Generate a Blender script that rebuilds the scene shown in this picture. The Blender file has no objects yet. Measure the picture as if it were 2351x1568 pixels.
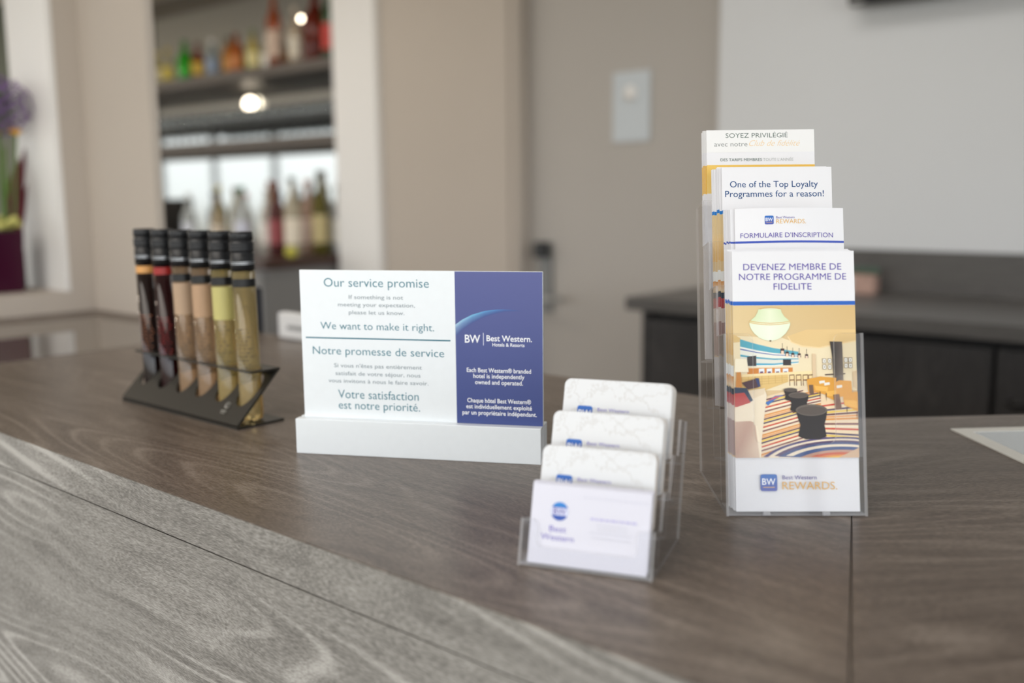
import bpy, math, random
from mathutils import Vector, Matrix

R = math.radians
rnd = random.Random(7)
S = bpy.context.scene
COL = S.collection

# ------------------------------------------------------------------ camera
cam_d = bpy.data.cameras.new('camera')
cam_d.lens = 35.0
cam_d.sensor_width = 36.0
cam_d.clip_start = 0.02
cam_d.dof.use_dof = True
cam_d.dof.focus_distance = 0.875
cam_d.dof.aperture_fstop = 2.6
cam_d.dof.aperture_blades = 0
cam = bpy.data.objects.new('camera', cam_d)
COL.objects.link(cam)
S.camera = cam
HEAD = R(41.405)            # the camera looks 41.4 degrees left of the back wall's normal
PITCH, ROLL = R(8.415), R(-0.493)
_right = Vector((math.cos(HEAD), math.sin(HEAD), 0))
_ahead = Vector((-math.sin(HEAD), math.cos(HEAD), 0))
_up = Vector((0, 0, 1))
_fw = math.cos(PITCH) * _ahead - math.sin(PITCH) * _up
_u0 = math.sin(PITCH) * _ahead + math.cos(PITCH) * _up
_rr = math.cos(ROLL) * _right + math.sin(ROLL) * _u0
_uu = -math.sin(ROLL) * _right + math.cos(ROLL) * _u0
cam.matrix_world = Matrix(((_rr.x, _uu.x, -_fw.x, 0), (_rr.y, _uu.y, -_fw.y, 0), (_rr.z, _uu.z, -_fw.z, 1.3557), (0, 0, 0, 1)))

# ------------------------------------------------------------------ sky, added fill lights, exposure
W = bpy.data.worlds.new('overcast_sky')
S.world = W
W.use_nodes = True
wn, wl = W.node_tree.nodes, W.node_tree.links
wn.clear()
tc = wn.new('ShaderNodeTexCoord')
sx = wn.new('ShaderNodeSeparateXYZ')
rp = wn.new('ShaderNodeValToRGB')
bg = wn.new('ShaderNodeBackground')
out = wn.new('ShaderNodeOutputWorld')
mp = wn.new('ShaderNodeMapRange')
mp.inputs['From Min'].default_value = -0.5
mp.inputs['From Max'].default_value = 0.5
wl.new(tc.outputs['Generated'], sx.inputs[0])
wl.new(sx.outputs['Z'], mp.inputs[0])
wl.new(mp.outputs[0], rp.inputs[0])
e = rp.color_ramp.elements
e[0].position, e[0].color = 0.0, (0.16, 0.15, 0.13, 1)
e[1].position, e[1].color = 1.0, (0.62, 0.78, 1.0, 1)
for pos, c in ((0.46, (0.30, 0.29, 0.25, 1)), (0.50, (0.75, 0.78, 0.78, 1)), (0.60, (0.95, 0.98, 1.0, 1))):
    q = e.new(pos)
    q.color = c
wl.new(rp.outputs[0], bg.inputs['Color'])
side = wn.new('ShaderNodeMapRange')      # the sky is brighter on the street side, to the right
side.inputs['From Min'].default_value = -1.0
side.inputs['To Min'].default_value = 2.35
side.inputs['To Max'].default_value = 5.45
wl.new(sx.outputs['X'], side.inputs[0])
wl.new(side.outputs[0], bg.inputs['Strength'])
wl.new(bg.outputs[0], out.inputs['Surface'])

def area(name, loc, rot, sx_, sy_, power, color):
    d = bpy.data.lights.new(name, 'AREA')
    d.shape = 'RECTANGLE'
    d.size, d.size_y, d.energy, d.color = sx_, sy_, power, color
    o = bpy.data.objects.new(name, d)
    COL.objects.link(o)
    o.location, o.rotation_euler = loc, rot
    return o
area('lobby_fill_light', (-1.2, -0.9, 2.66), (0, 0, 0), 2.4, 1.2, 45, (1.0, 0.93, 0.84))  # added to brighten the counter top, no such lamp known
area('bar_fill_light', (-3.6, 2.0, 2.66), (0, 0, 0), 1.6, 0.6, 13, (1.0, 0.93, 0.84))  # added soft light to brighten the bar side
area('reception_fill_light', (-1.3, 1.9, 2.66), (0, 0, 0), 1.2, 0.6, 9, (1.0, 0.97, 0.93))  # added to lift the white wall, door and back counter
for i in range(4):
    area('dining_fill_light', (-8.0 - i * 2.4, 0.6 - 0.5 * i, 2.62), (0, 0, 0), 0.5, 0.3, 55, (1.0, 0.86, 0.7))  # added lights that brighten the mirror and leave warm blobs in it

S.view_settings.view_transform = 'Standard'
S.view_settings.look = 'None'
S.view_settings.gamma = 1.0
S.view_settings.use_curve_mapping = False
S.view_settings.exposure = -0.1

# ------------------------------------------------------------------ helpers
def lin(c):
    """sRGB 0-255 to linear"""
    r = []
    for v in c[:3]:
        v = v / 255.0
        r.append(v / 12.92 if v <= 0.04045 else ((v + 0.055) / 1.055) ** 2.4)
    return (r[0], r[1], r[2], 1.0)

class MB:
    """collects shapes, then builds ONE mesh object"""
    def __init__(self):
        self.v, self.f, self.s, self.m, self.c = [], [], [], [], []
    def add(self, vs, fs, smooth=False, mi=0, col=None):
        b = len(self.v)
        self.v += [tuple(p) for p in vs]
        for f in fs:
            self.f.append(tuple(b + i for i in f))
            self.s.append(smooth)
            self.m.append(mi)
            self.c.append(col)
        return self
    def box(self, x0, x1, y0, y1, z0, z1, mi=0):
        vs = [(x0, y0, z0), (x1, y0, z0), (x1, y1, z0), (x0, y1, z0), (x0, y0, z1), (x1, y0, z1), (x1, y1, z1), (x0, y1, z1)]
        return self.add(vs, [(0, 3, 2, 1), (4, 5, 6, 7), (0, 1, 5, 4), (1, 2, 6, 5), (2, 3, 7, 6), (3, 0, 4, 7)], mi=mi)
    def prism(self, poly, fn, t0, t1, mi=0, side=None):
        """poly in 2D, extruded from t0 to t1; fn(a, b, t) -> xyz"""
        n = len(poly)
        vs = [fn(a, b, t0) for a, b in poly] + [fn(a, b, t1) for a, b in poly]
        self.add(vs, [tuple(reversed(range(n))), tuple(range(n, 2 * n))], mi=mi)
        self.add(vs, [(i, (i + 1) % n, n + (i + 1) % n, n + i) for i in range(n)], mi=mi if side is None else side)
        return self
    def lathe(self, prof, n=24, c=(0, 0, 0), mi=0, smooth=True, a0=0.0, a1=2 * math.pi):
        full = abs(a1 - a0 - 2 * math.pi) < 1e-6
        k = n if full else n + 1
        vs = []
        for r, z in prof:
            for i in range(k):
                a = a0 + (a1 - a0) * i / n
                vs.append((c[0] + r * math.cos(a), c[1] + r * math.sin(a), c[2] + z))
        fs = []
        for j in range(len(prof) - 1):
            for i in range(n):
                i2 = (i + 1) % k
                fs.append((j * k + i, j * k + i2, (j + 1) * k + i2, (j + 1) * k + i))
        return self.add(vs, fs, smooth, mi)
    def tube(self, pts, r, n=8, mi=0):
        pts = [Vector(p) for p in pts]
        vs, fs = [], []
        rs = r if isinstance(r, (list, tuple)) else [r] * len(pts)
        for i, p in enumerate(pts):
            t = (pts[min(i + 1, len(pts) - 1)] - pts[max(i - 1, 0)]).normalized()
            a = t.cross(Vector((0.3, 0.9, 0.2))).normalized()
            b = t.cross(a)
            for j in range(n):
                an = 2 * math.pi * j / n
                vs.append(p + (a * math.cos(an) + b * math.sin(an)) * rs[i])
        for i in range(len(pts) - 1):
            for j in range(n):
                fs.append((i * n + j, i * n + (j + 1) % n, (i + 1) * n + (j + 1) % n, (i + 1) * n + j))
        fs.append(tuple(reversed(range(n))))
        fs.append(tuple(range((len(pts) - 1) * n, len(pts) * n)))
        return self.add(vs, fs, True, mi)
    def ball(self, c, r, n=12, sq=(1, 1, 1), mi=0):
        prof = [(r * math.sin(math.pi * j / n), -r * math.cos(math.pi * j / n)) for j in range(n + 1)]
        vs, fs = [], []
        k = n * 2
        for pr, pz in prof:
            for i in range(k):
                a = 2 * math.pi * i / k
                vs.append((c[0] + sq[0] * pr * math.cos(a), c[1] + sq[1] * pr * math.sin(a), c[2] + sq[2] * pz))
        for j in range(n):
            for i in range(k):
                fs.append((j * k + i, j * k + (i + 1) % k, (j + 1) * k + (i + 1) % k, (j + 1) * k + i))
        return self.add(vs, fs, True, mi)
    def build(self, name, mats, parent=None, bevel=0.0, label=None):
        me = bpy.data.meshes.new(name)
        me.from_pydata(self.v, [], self.f)
        mats = mats if isinstance(mats, (list, tuple)) else [mats]
        for m in mats:
            me.materials.append(m)
        me.polygons.foreach_set('use_smooth', self.s)
        me.polygons.foreach_set('material_index', self.m)
        if any(c is not None for c in self.c):
            at = me.color_attributes.new('ink', 'FLOAT_COLOR', 'CORNER')
            k = 0
            for p, c in zip(me.polygons, self.c):
                for li in range(p.loop_total):
                    cc = (c or (1, 1, 1, 1))
                    cc = cc[li] if isinstance(cc, list) else cc
                    at.data[p.loop_start + li].color = cc
        me.update()
        o = bpy.data.objects.new(name, me)
        COL.objects.link(o)
        if parent is not None:
            o.parent = parent
        if bevel:
            b = o.modifiers.new('bevel', 'BEVEL')
            b.width, b.segments, b.limit_method = bevel, 2, 'ANGLE'
        if label:
            o['label'] = label
        return o

def tag(o, label, cat, group=None, kind=None):
    o['label'], o['category'] = label, cat
    if group:
        o['group'] = group
    if kind:
        o['kind'] = kind
    return o

def thing(name, label, cat, loc=(0, 0, 0), rz=0.0, group=None, mat=None):
    o = bpy.data.objects.new(name, None)
    o.empty_display_size = 0.02
    COL.objects.link(o)
    if mat is not None:
        o.matrix_world = mat
    else:
        o.location = loc
        o.rotation_euler = (0, 0, rz)
    return tag(o, label, cat, group)

def dup(root, mat=None, loc=None, label=None, group=None):
    """a thing copied with its parts and their sub-parts"""
    kids = {}
    for o in COL.objects:
        if o.parent is not None:
            kids.setdefault(o.parent.name, []).append(o)
    def cp(o, parent):
        c = o.copy()
        COL.objects.link(c)
        if parent is not None:
            c.parent = parent
        for k in kids.get(o.name, []):
            cp(k, c)
        return c
    r = cp(root, None)
    if mat is not None:
        r.matrix_world = mat
    if loc is not None:
        r.location = loc
    if label:
        r['label'] = label
    if group:
        r['group'] = group
    elif 'group' in r:
        del r['group']
    return r

def frame(o, ex, ey, ez):
    ex, ey, ez, o = Vector(ex), Vector(ey), Vector(ez), Vector(o)
    return Matrix(((ex.x, ey.x, ez.x, o.x), (ex.y, ey.y, ez.y, o.y), (ex.z, ey.z, ez.z, o.z), (0, 0, 0, 1)))

# ------------------------------------------------------------------ materials
def new_mat(name):
    m = bpy.data.materials.new(name)
    m.use_nodes = True
    n = m.node_tree.nodes
    return m, n, m.node_tree.links, n['Principled BSDF']

def plain(name, rgb, rough=0.5, metal=0.0, spec=0.5, noise=0.0, nscale=30.0, coat=0.0, trans=0.0, ior=1.45, sheen=0.0):
    m, n, l, p = new_mat(name)
    c = lin(rgb)
    p.inputs['Roughness'].default_value = rough
    p.inputs['Metallic'].default_value = metal
    p.inputs['Specular IOR Level'].default_value = spec
    p.inputs['Coat Weight'].default_value = coat
    p.inputs['Transmission Weight'].default_value = trans
    p.inputs['IOR'].default_value = ior
    if noise > 0:
        t = n.new('ShaderNodeTexNoise')
        t.inputs['Scale'].default_value = nscale
        t.inputs['Detail'].default_value = 3
        co = n.new('ShaderNodeTexCoord')
        l.new(co.outputs['Object'], t.inputs['Vector'])
        mx = n.new('ShaderNodeMix')
        mx.data_type = 'RGBA'
        mx.inputs['A'].default_value = [v * (1 - noise) for v in c[:3]] + [1]
        mx.inputs['B'].default_value = [min(1, v * (1 + noise)) for v in c[:3]] + [1]
        l.new(t.outputs['Fac'], mx.inputs['Factor'])
        l.new(mx.outputs['Result'], p.inputs['Base Color'])
    else:
        p.inputs['Base Color'].default_value = c
    return m

def wood(name, dark, mid, light, rough=0.32, axis=0.0, ring=1.0, streak=1.0, spec=0.5, vertical=False, bump=0.0, figure=0.13):
    """grey-brown oak laminate; grain runs along the object's X turned by axis (or along Z)"""
    m, n, l, p = new_mat(name)
    co = n.new('ShaderNodeTexCoord')
    rot = n.new('ShaderNodeMapping')
    rot.inputs['Rotation'].default_value = (0, R(90), 0) if vertical else (0, 0, -axis)
    l.new(co.outputs['Object'], rot.inputs['Vector'])
    # cathedral figure
    mp1 = n.new('ShaderNodeMapping')
    mp1.inputs['Scale'].default_value = (1.25, 8.0, 8.0)
    mp1.inputs['Location'].default_value = (3.1, 1.7, 0.4)
    l.new(rot.outputs[0], mp1.inputs['Vector'])
    n1 = n.new('ShaderNodeTexNoise')
    n1.inputs['Scale'].default_value = 1.0
    n1.inputs['Detail'].default_value = 1.0
    n1.inputs['Roughness'].default_value = 0.45
    l.new(mp1.outputs[0], n1.inputs['Vector'])
    k = n.new('ShaderNodeMath'); k.operation = 'MULTIPLY'; k.inputs[1].default_value = 150.0 * ring
    l.new(n1.outputs['Fac'], k.inputs[0])
    sn_ = n.new('ShaderNodeMath'); sn_.operation = 'SINE'
    l.new(k.outputs[0], sn_.inputs[0])
    pp = n.new('ShaderNodeMath'); pp.operation = 'MULTIPLY_ADD'; pp.inputs[1].default_value = 0.5; pp.inputs[2].default_value = 0.5
    l.new(sn_.outputs[0], pp.inputs[0])
    pw = n.new('ShaderNodeMath'); pw.operation = 'POWER'; pw.inputs[1].default_value = 4.0
    l.new(pp.outputs[0], pw.inputs[0])
    mp4 = n.new('ShaderNodeMapping'); mp4.inputs['Scale'].default_value = (1.6, 7.0, 7.0)
    l.new(rot.outputs[0], mp4.inputs['Vector'])
    n4 = n.new('ShaderNodeTexNoise'); n4.inputs['Scale'].default_value = 1.0; n4.inputs['Detail'].default_value = 1.0
    l.new(mp4.outputs[0], n4.inputs['Vector'])
    mr = n.new('ShaderNodeMapRange'); mr.inputs['From Min'].default_value = 0.38; mr.inputs['From Max'].default_value = 0.62
    l.new(n4.outputs['Fac'], mr.inputs[0])
    pp = n.new('ShaderNodeMath'); pp.operation = 'MULTIPLY'
    l.new(pw.outputs[0], pp.inputs[0]); l.new(mr.outputs[0], pp.inputs[1])
    # fine pores
    mp5 = n.new('ShaderNodeMapping'); mp5.inputs['Scale'].default_value = (3.0, 6.0, 6.0)
    l.new(rot.outputs[0], mp5.inputs['Vector'])
    n5 = n.new('ShaderNodeTexNoise'); n5.inputs['Scale'].default_value = 1.0; n5.inputs['Detail'].default_value = 1.0
    l.new(mp5.outputs[0], n5.inputs['Vector'])
    wv_ = n.new('ShaderNodeVectorMath'); wv_.operation = 'MULTIPLY_ADD'; wv_.inputs[1].default_value = (0.0, 0.11, 0.11)
    l.new(n5.outputs['Fac'], wv_.inputs[0]); l.new(rot.outputs[0], wv_.inputs[2])
    rot = wv_
    mp2 = n.new('ShaderNodeMapping')
    mp2.inputs['Scale'].default_value = (130.0, 1150.0, 1150.0)
    l.new(rot.outputs[0], mp2.inputs['Vector'])
    n2 = n.new('ShaderNodeTexNoise')
    n2.inputs['Scale'].default_value = 1.0
    n2.inputs['Detail'].default_value = 4.0
    n2.inputs['Roughness'].default_value = 0.6
    l.new(mp2.outputs[0], n2.inputs['Vector'])
    mp3 = n.new('ShaderNodeMapping')
    mp3.inputs['Scale'].default_value = (3.4, 90.0, 90.0)
    l.new(rot.outputs[0], mp3.inputs['Vector'])
    n3 = n.new('ShaderNodeTexNoise')
    n3.inputs['Scale'].default_value = 1.0
    n3.inputs['Detail'].default_value = 2.0
    l.new(mp3.outputs[0], n3.inputs['Vector'])
    a1 = n.new('ShaderNodeMath'); a1.operation = 'MULTIPLY_ADD'; a1.inputs[1].default_value = figure
    l.new(pp.outputs[0], a1.inputs[0])
    s3 = n.new('ShaderNodeMath'); s3.operation = 'MULTIPLY'; s3.inputs[1].default_value = 0.30
    l.new(n3.outputs['Fac'], s3.inputs[0])
    l.new(s3.outputs[0], a1.inputs[2])
    a2 = n.new('ShaderNodeMath'); a2.operation = 'MULTIPLY_ADD'; a2.inputs[1].default_value = 0.80 * streak
    l.new(n2.outputs['Fac'], a2.inputs[0])
    l.new(a1.outputs[0], a2.inputs[2])
    cr = n.new('ShaderNodeValToRGB')
    el = cr.color_ramp.elements
    el[0].position, el[0].color = 0.42, lin(dark)
    el[1].position, el[1].color = 0.80, lin(light)
    q = el.new(0.58); q.color = lin(mid)
    l.new(a2.outputs[0], cr.inputs[0])
    l.new(cr.outputs[0], p.inputs['Base Color'])
    p.inputs['Roughness'].default_value = rough
    p.inputs['Specular IOR Level'].default_value = spec
    if bump:
        b = n.new('ShaderNodeBump')
        b.inputs['Strength'].default_value = bump
        b.inputs['Distance'].default_value = 0.0006
        l.new(a2.outputs[0], b.inputs['Height'])
        l.new(b.outputs[0], p.inputs['Normal'])
    return m

def clear(name, tint=(1, 1, 1), ior=1.35, rough=0.02, gloss=0.4, haze=0.0, hazecol=(0.9, 0.9, 0.93)):
    """thin clear plastic or glass: see-through plus a mirror-like Fresnel reflection"""
    m, n, l, p = new_mat(name)
    n.remove(p)
    o = n['Material Output']
    tr = n.new('ShaderNodeBsdfTransparent'); tr.inputs[0].default_value = (*tint, 1)
    gl = n.new('ShaderNodeBsdfGlossy'); gl.inputs['Roughness'].default_value = rough
    fr = n.new('ShaderNodeFresnel'); fr.inputs['IOR'].default_value = ior
    fm = n.new('ShaderNodeMath'); fm.operation = 'MULTIPLY'; fm.inputs[1].default_value = gloss
    l.new(fr.outputs[0], fm.inputs[0])
    mx = n.new('ShaderNodeMixShader')
    l.new(fm.outputs[0], mx.inputs[0]); l.new(tr.outputs[0], mx.inputs[1]); l.new(gl.outputs[0], mx.inputs[2])
    last = mx
    if haze > 0:
        df = n.new('ShaderNodeBsdfDiffuse'); df.inputs[0].default_value = (*hazecol, 1)
        tl = n.new('ShaderNodeBsdfTranslucent'); tl.inputs[0].default_value = (*hazecol, 1)
        ad = n.new('ShaderNodeMixShader'); ad.inputs[0].default_value = 0.5
        l.new(df.outputs[0], ad.inputs[1]); l.new(tl.outputs[0], ad.inputs[2])
        m2 = n.new('ShaderNodeMixShader'); m2.inputs[0].default_value = haze
        l.new(mx.outputs[0], m2.inputs[1]); l.new(ad.outputs[0], m2.inputs[2])
        last = m2
    l.new(last.outputs[0], o.inputs['Surface'])
    return m

def ink_mat(name, rough):
    m, n, l, p = new_mat(name)
    a = n.new('ShaderNodeVertexColor'); a.layer_name = 'ink'
    l.new(a.outputs['Color'], p.inputs['Base Color'])
    p.inputs['Roughness'].default_value = rough
    p.inputs['Specular IOR Level'].default_value = 0.35
    return m

def map_paper(name):
    """white card stock with a faint printed map of grey lines"""
    m, n, l, p = new_mat(name)
    co = n.new('ShaderNodeTexCoord')
    nz = n.new('ShaderNodeTexNoise'); nz.inputs['Scale'].default_value = 42; nz.inputs['Detail'].default_value = 6; nz.inputs['Roughness'].default_value = 0.62
    l.new(co.outputs['Object'], nz.inputs['Vector'])
    sb = n.new('ShaderNodeMath'); sb.operation = 'SUBTRACT'; sb.inputs[1].default_value = 0.5
    ab = n.new('ShaderNodeMath'); ab.operation = 'ABSOLUTE'
    l.new(nz.outputs['Fac'], sb.inputs[0]); l.new(sb.outputs[0], ab.inputs[0])
    cr = n.new('ShaderNodeValToRGB')
    cr.color_ramp.elements[0].position, cr.color_ramp.elements[0].color = 0.004, lin((207, 207, 208))
    cr.color_ramp.elements[1].position, cr.color_ramp.elements[1].color = 0.02, lin((218, 220, 223))
    l.new(ab.outputs[0], cr.inputs[0])
    l.new(cr.outputs[0], p.inputs['Base Color'])
    p.inputs['Roughness'].default_value = 0.4
    return m

M = {}
OAK = dict(dark=(76, 66, 59), mid=(103, 92, 83), light=(134, 123, 114), rough=0.36, spec=0.30, figure=0.16)
FRONT = dict(dark=(99, 96, 92), mid=(132, 129, 124), light=(170, 167, 162), rough=0.5, spec=0.25, figure=0.36, bump=0.15)  # same oak as the top; window light on the front put into its colours
M['oak'] = wood('grey_oak_laminate', **OAK)
M['oak_turned'] = wood('grey_oak_laminate_turned', axis=R(45), **OAK)
M['oak_front_lit'] = wood('grey_oak_front_lit', **FRONT)
M['oak_front_lit_turned'] = wood('grey_oak_front_lit_turned', axis=R(45), **FRONT)
M['desk_wood'] = wood('dark_grey_oak', (72, 69, 67), (90, 87, 84), (106, 102, 99), rough=0.4, spec=0.4)
M['desk_front'] = wood('charcoal_oak', (50, 48, 48), (64, 62, 62), (76, 73, 72), rough=0.45, spec=0.3, vertical=True)
M['carcass'] = plain('dark_cabinet_carcass', (40, 38, 38), 0.6)
M['beige'] = plain('beige_wall_paint', (188, 178, 167), 0.75, spec=0.25, noise=0.02, nscale=5)
M['white_wall'] = plain('white_wall_paint', (214, 215, 216), 0.75, spec=0.2, noise=0.01, nscale=4)
M['white_trim'] = plain('white_gloss_paint', (232, 230, 227), 0.4)
M['door'] = plain('taupe_door_paint', (176, 170, 163), 0.55, noise=0.02, nscale=4)
M['ceiling'] = plain('white_ceiling', (232, 230, 226), 0.9, spec=0.1, noise=0.01)
M['floor'] = plain('pale_stone_floor', (178, 170, 160), 0.45, noise=0.1, nscale=3)
M['facade'] = plain('grey_window_frame', (120, 118, 115), 0.5)
M['metal_dark'] = plain('dark_anodised_metal', (66, 64, 60), 0.42, metal=0.75)
M['steel'] = plain('brushed_steel', (170, 170, 168), 0.35, metal=1.0)
M['black'] = plain('black_plastic', (22, 22, 24), 0.35)
M['black_soft'] = plain('soft_black_plastic', (24, 25, 28), 0.38)
M['screen'] = plain('dark_screen', (14, 14, 16), 0.08)
M['white_plastic'] = plain('white_plastic', (222, 222, 222), 0.4)
M['grey_plastic'] = plain('grey_plastic', (150, 150, 150), 0.5)
M['brushed'] = plain('brushed_aluminium_white', (229, 234, 238), 0.38, metal=0.12, noise=0.02, nscale=120)
M['brass_edge'] = plain('aluminium_edge', (205, 196, 178), 0.3, metal=0.7)
M['paper'] = plain('coated_white_paper', (232, 232, 236), 0.38, spec=0.4)
M['card'] = plain('white_card', (214, 214, 226), 0.4, spec=0.4)
M['card_edge'] = plain('cream_card_edge', (214, 202, 190), 0.7)
M['map_paper'] = map_paper('map_printed_card')
M['ink'] = ink_mat('printed_ink', 0.36)
M['acrylic'] = clear('clear_acrylic', (0.99, 0.99, 0.992))
M['acrylic_edge'] = clear('acrylic_edge', (0.97, 0.97, 0.98), haze=0.32, hazecol=(0.95, 0.95, 0.97))
M['glassware'] = clear('clear_glassware', (0.90, 0.92, 0.92), ior=1.55, gloss=1.0, haze=0.05)
M['mirror'] = plain('bar_mirror', (186, 188, 186), 0.03, metal=1.0)
M['glass_inset'] = plain('counter_glass', (92, 83, 75), 0.02, spec=0.8, ior=1.6)
M['inset_frame'] = plain('pale_inset_frame', (214, 212, 205), 0.35)
M['inset_pane'] = plain('grey_inset_glass', (182, 188, 192), 0.06)
M['bar_top'] = wood('dark_red_brown_wood', (44, 26, 20), (60, 36, 27), (76, 46, 36), rough=0.35)
M['bar_cabinet'] = plain('grey_bar_cabinet', (126, 125, 124), 0.5)
M['shelf'] = wood('grey_shelf_wood', (76, 69, 63), (90, 82, 75), (102, 94, 87), rough=0.5)
M['leaf_green'] = plain('stem_green', (84, 112, 48), 0.5, noise=0.2, nscale=40)
M['allium'] = plain('mauve_floret', (124, 84, 150), 0.6, noise=0.15, nscale=60)
M['yellow'] = plain('yellow_petal', (246, 188, 24), 0.5, noise=0.1, nscale=60)
M['lime'] = plain('pale_green_petal', (196, 192, 112), 0.6, noise=0.15, nscale=60)
M['burgundy'] = plain('burgundy_glaze', (58, 8, 36), 0.15)
M['crimson'] = plain('dark_crimson_leaf', (92, 10, 24), 0.5, noise=0.15, nscale=30)

# ------------------------------------------------------------------ print and lettering
INK = {'teal': (58, 122, 140), 'grey': (128, 142, 150), 'white': (244, 246, 250), 'green': (66, 92, 82), 'dgrey': (118, 124, 122),
       'lgrey': (168, 172, 170), 'gold': (236, 200, 142), 'navy': (34, 76, 128), 'purple': (92, 78, 166), 'lpurple': (92, 82, 158), 'amber': (226, 178, 96),
       'brown': (150, 120, 108), 'cardpurple': (122, 112, 190)}
_txt = {}
def text_shape(txt, wt, shear):
    key = (txt, wt, shear)
    if key in _txt:
        return _txt[key]
    cu = bpy.data.curves.new('lettering', 'FONT')
    cu.body = txt
    cu.resolution_u = 3
    cu.offset = {-1: -0.012, 0: -0.005, 1: 0.0, 2: 0.012}[wt]
    cu.shear = shear
    ob = bpy.data.objects.new('lettering', cu)
    COL.objects.link(ob)
    bpy.context.view_layer.update()
    ev = ob.evaluated_get(bpy.context.evaluated_depsgraph_get())
    me = ev.to_mesh()
    vs = [(v.co.x, v.co.y) for v in me.vertices]
    fs = [tuple(p.vertices) for p in me.polygons]
    ev.to_mesh_clear()
    bpy.data.objects.remove(ob)
    bpy.data.curves.remove(cu)
    xs = [v[0] for v in vs]
    _txt[key] = (vs, fs, min(xs), max(xs))
    return _txt[key]

class Print(MB):
    """flat ink on a face: x to the right, z up, millimetres; every later shape lies a hair in front"""
    def __init__(self, gap=0.00012, bend=None):
        super().__init__()
        self.y = -gap
        self.bend = bend
    def P(self, x, z):
        return (x / 1000.0, self.y + (self.bend(x / 1000.0) if self.bend else 0.0), z / 1000.0)
    def poly(self, pts, col):
        c = [lin(k) for k in col] if isinstance(col, list) else lin(INK.get(col, col) if isinstance(col, str) else col)
        self.y -= 0.000006
        return self.add([self.P(*p) for p in pts], [tuple(range(len(pts)))], col=c)
    def rect(self, x0, x1, z0, z1, col):
        k = 14 if self.bend else 1
        self.y -= 0.000006
        for i in range(k):
            a, b = x0 + (x1 - x0) * i / k, x0 + (x1 - x0) * (i + 1) / k
            c = [lin(q) for q in col] if isinstance(col, list) else lin(INK.get(col, col) if isinstance(col, str) else col)
            self.add([self.P(a, z0), self.P(b, z0), self.P(b, z1), self.P(a, z1)], [(0, 1, 2, 3)], col=c)
        return self
    def disc(self, x, z, rx, rz, col, n=28, a0=0, a1=360):
        return self.poly([(x + rx * math.cos(R(a0 + (a1 - a0) * i / n)), z + rz * math.sin(R(a0 + (a1 - a0) * i / n))) for i in range(n + (a1 - a0 < 360))], col)
    def rrect(self, x0, x1, z0, z1, r, col):
        pts = []
        for cx, cz, a in ((x1 - r, z1 - r, 0), (x0 + r, z1 - r, 90), (x0 + r, z0 + r, 180), (x1 - r, z0 + r, 270)):
            pts += [(cx + r * math.cos(R(a + 15 * i)), cz + r * math.sin(R(a + 15 * i))) for i in range(7)]
        if isinstance(col, tuple) and len(col) == 2:
            lo, hi = col
            col = [tuple(lo[j] + (hi[j] - lo[j]) * (p[1] - z0) / (z1 - z0) for j in range(3)) for p in pts]
        return self.poly(pts, col)
    def text(self, txt, x0, x1, z, cap, col, wt=0, shear=0, clip=None):
        vs, fs, a, b = text_shape(txt, wt, shear)
        kx, kz = (x1 - x0) / (b - a), cap / 0.682
        self.y -= 0.000006
        pts = [self.P(x0 + (vx - a) * kx, z + vz * kz) for vx, vz in vs]
        return self.add(pts, fs, col=lin(INK[col]))
    def lines(self, rows):
        for r in rows:
            self.text(*r)
        return self

def logo(p, x0, z0, s, small=False):
    """rounded blue square with white letters and a gold underline"""
    p.rrect(x0, x0 + s, z0, z0 + s, s * 0.14, ((84, 92, 172), (52, 112, 190)))
    p.text('BW', x0 + s * 0.10, x0 + s * 0.90, z0 + s * 0.38, s * 0.37, 'white', 2)
    p.rect(x0 + s * 0.16, x0 + s * 0.84, z0 + s * 0.21, z0 + s * 0.25, (226, 178, 96))

# ------------------------------------------------------------------ the room
TOP = 1.10                    # height of the counter top
YB = 3.05                     # plane of the back wall
def struct(mb, name, mat, label, cat, bevel=0.0):
    return tag(mb.build(name, mat, bevel=bevel), label, cat, kind='structure')

struct(MB().box(-20, 4.5, -4.6, 3.6, -0.1, 0), 'floor', M['floor'], 'pale stone floor of the reception and bar', 'floor')
struct(MB().box(-20, 4.5, -4.6, 3.6, 2.7, 2.8), 'ceiling', M['ceiling'], 'white ceiling over the reception and bar', 'ceiling')
f = MB()
for i in range(13):
    x = -20 + i * 2.04
    f.box(x, x + 0.07, -4.6, -4.5, 0, 2.7)
f.box(-20, 4.5, -4.6, -4.5, 2.55, 2.7)
f.box(-20, 4.5, -4.6, -4.5, 0, 0.08)
struct(f, 'window_1', M['facade'], 'grey framed glazed front of the lobby behind the camera', 'window')
f = MB()
for i in range(5):
    f.box(-20.1, -20, -4.6 + i * 1.9, -4.3 + i * 1.9, 0, 2.7)
f.box(-20.1, -20, -4.3, 3.6, 2.4, 2.7)
f.box(-20.1, -20, -4.3, 3.6, 0, 0.6)
struct(f, 'wall_far', M['beige'], 'far beige wall of the dining room with tall window openings', 'wall')
f = MB()
for i in range(5):
    f.box(4.5, 4.6, -4.6 + i * 1.93, -4.53 + i * 1.93, 0, 2.7)
f.box(4.5, 4.6, -4.53, 3.5, 2.55, 2.7)
f.box(4.5, 4.6, -4.53, 3.5, 0, 0.08)
struct(f, 'window_2', M['facade'], 'grey framed glazed side of the lobby to the right of the camera', 'window')

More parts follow.
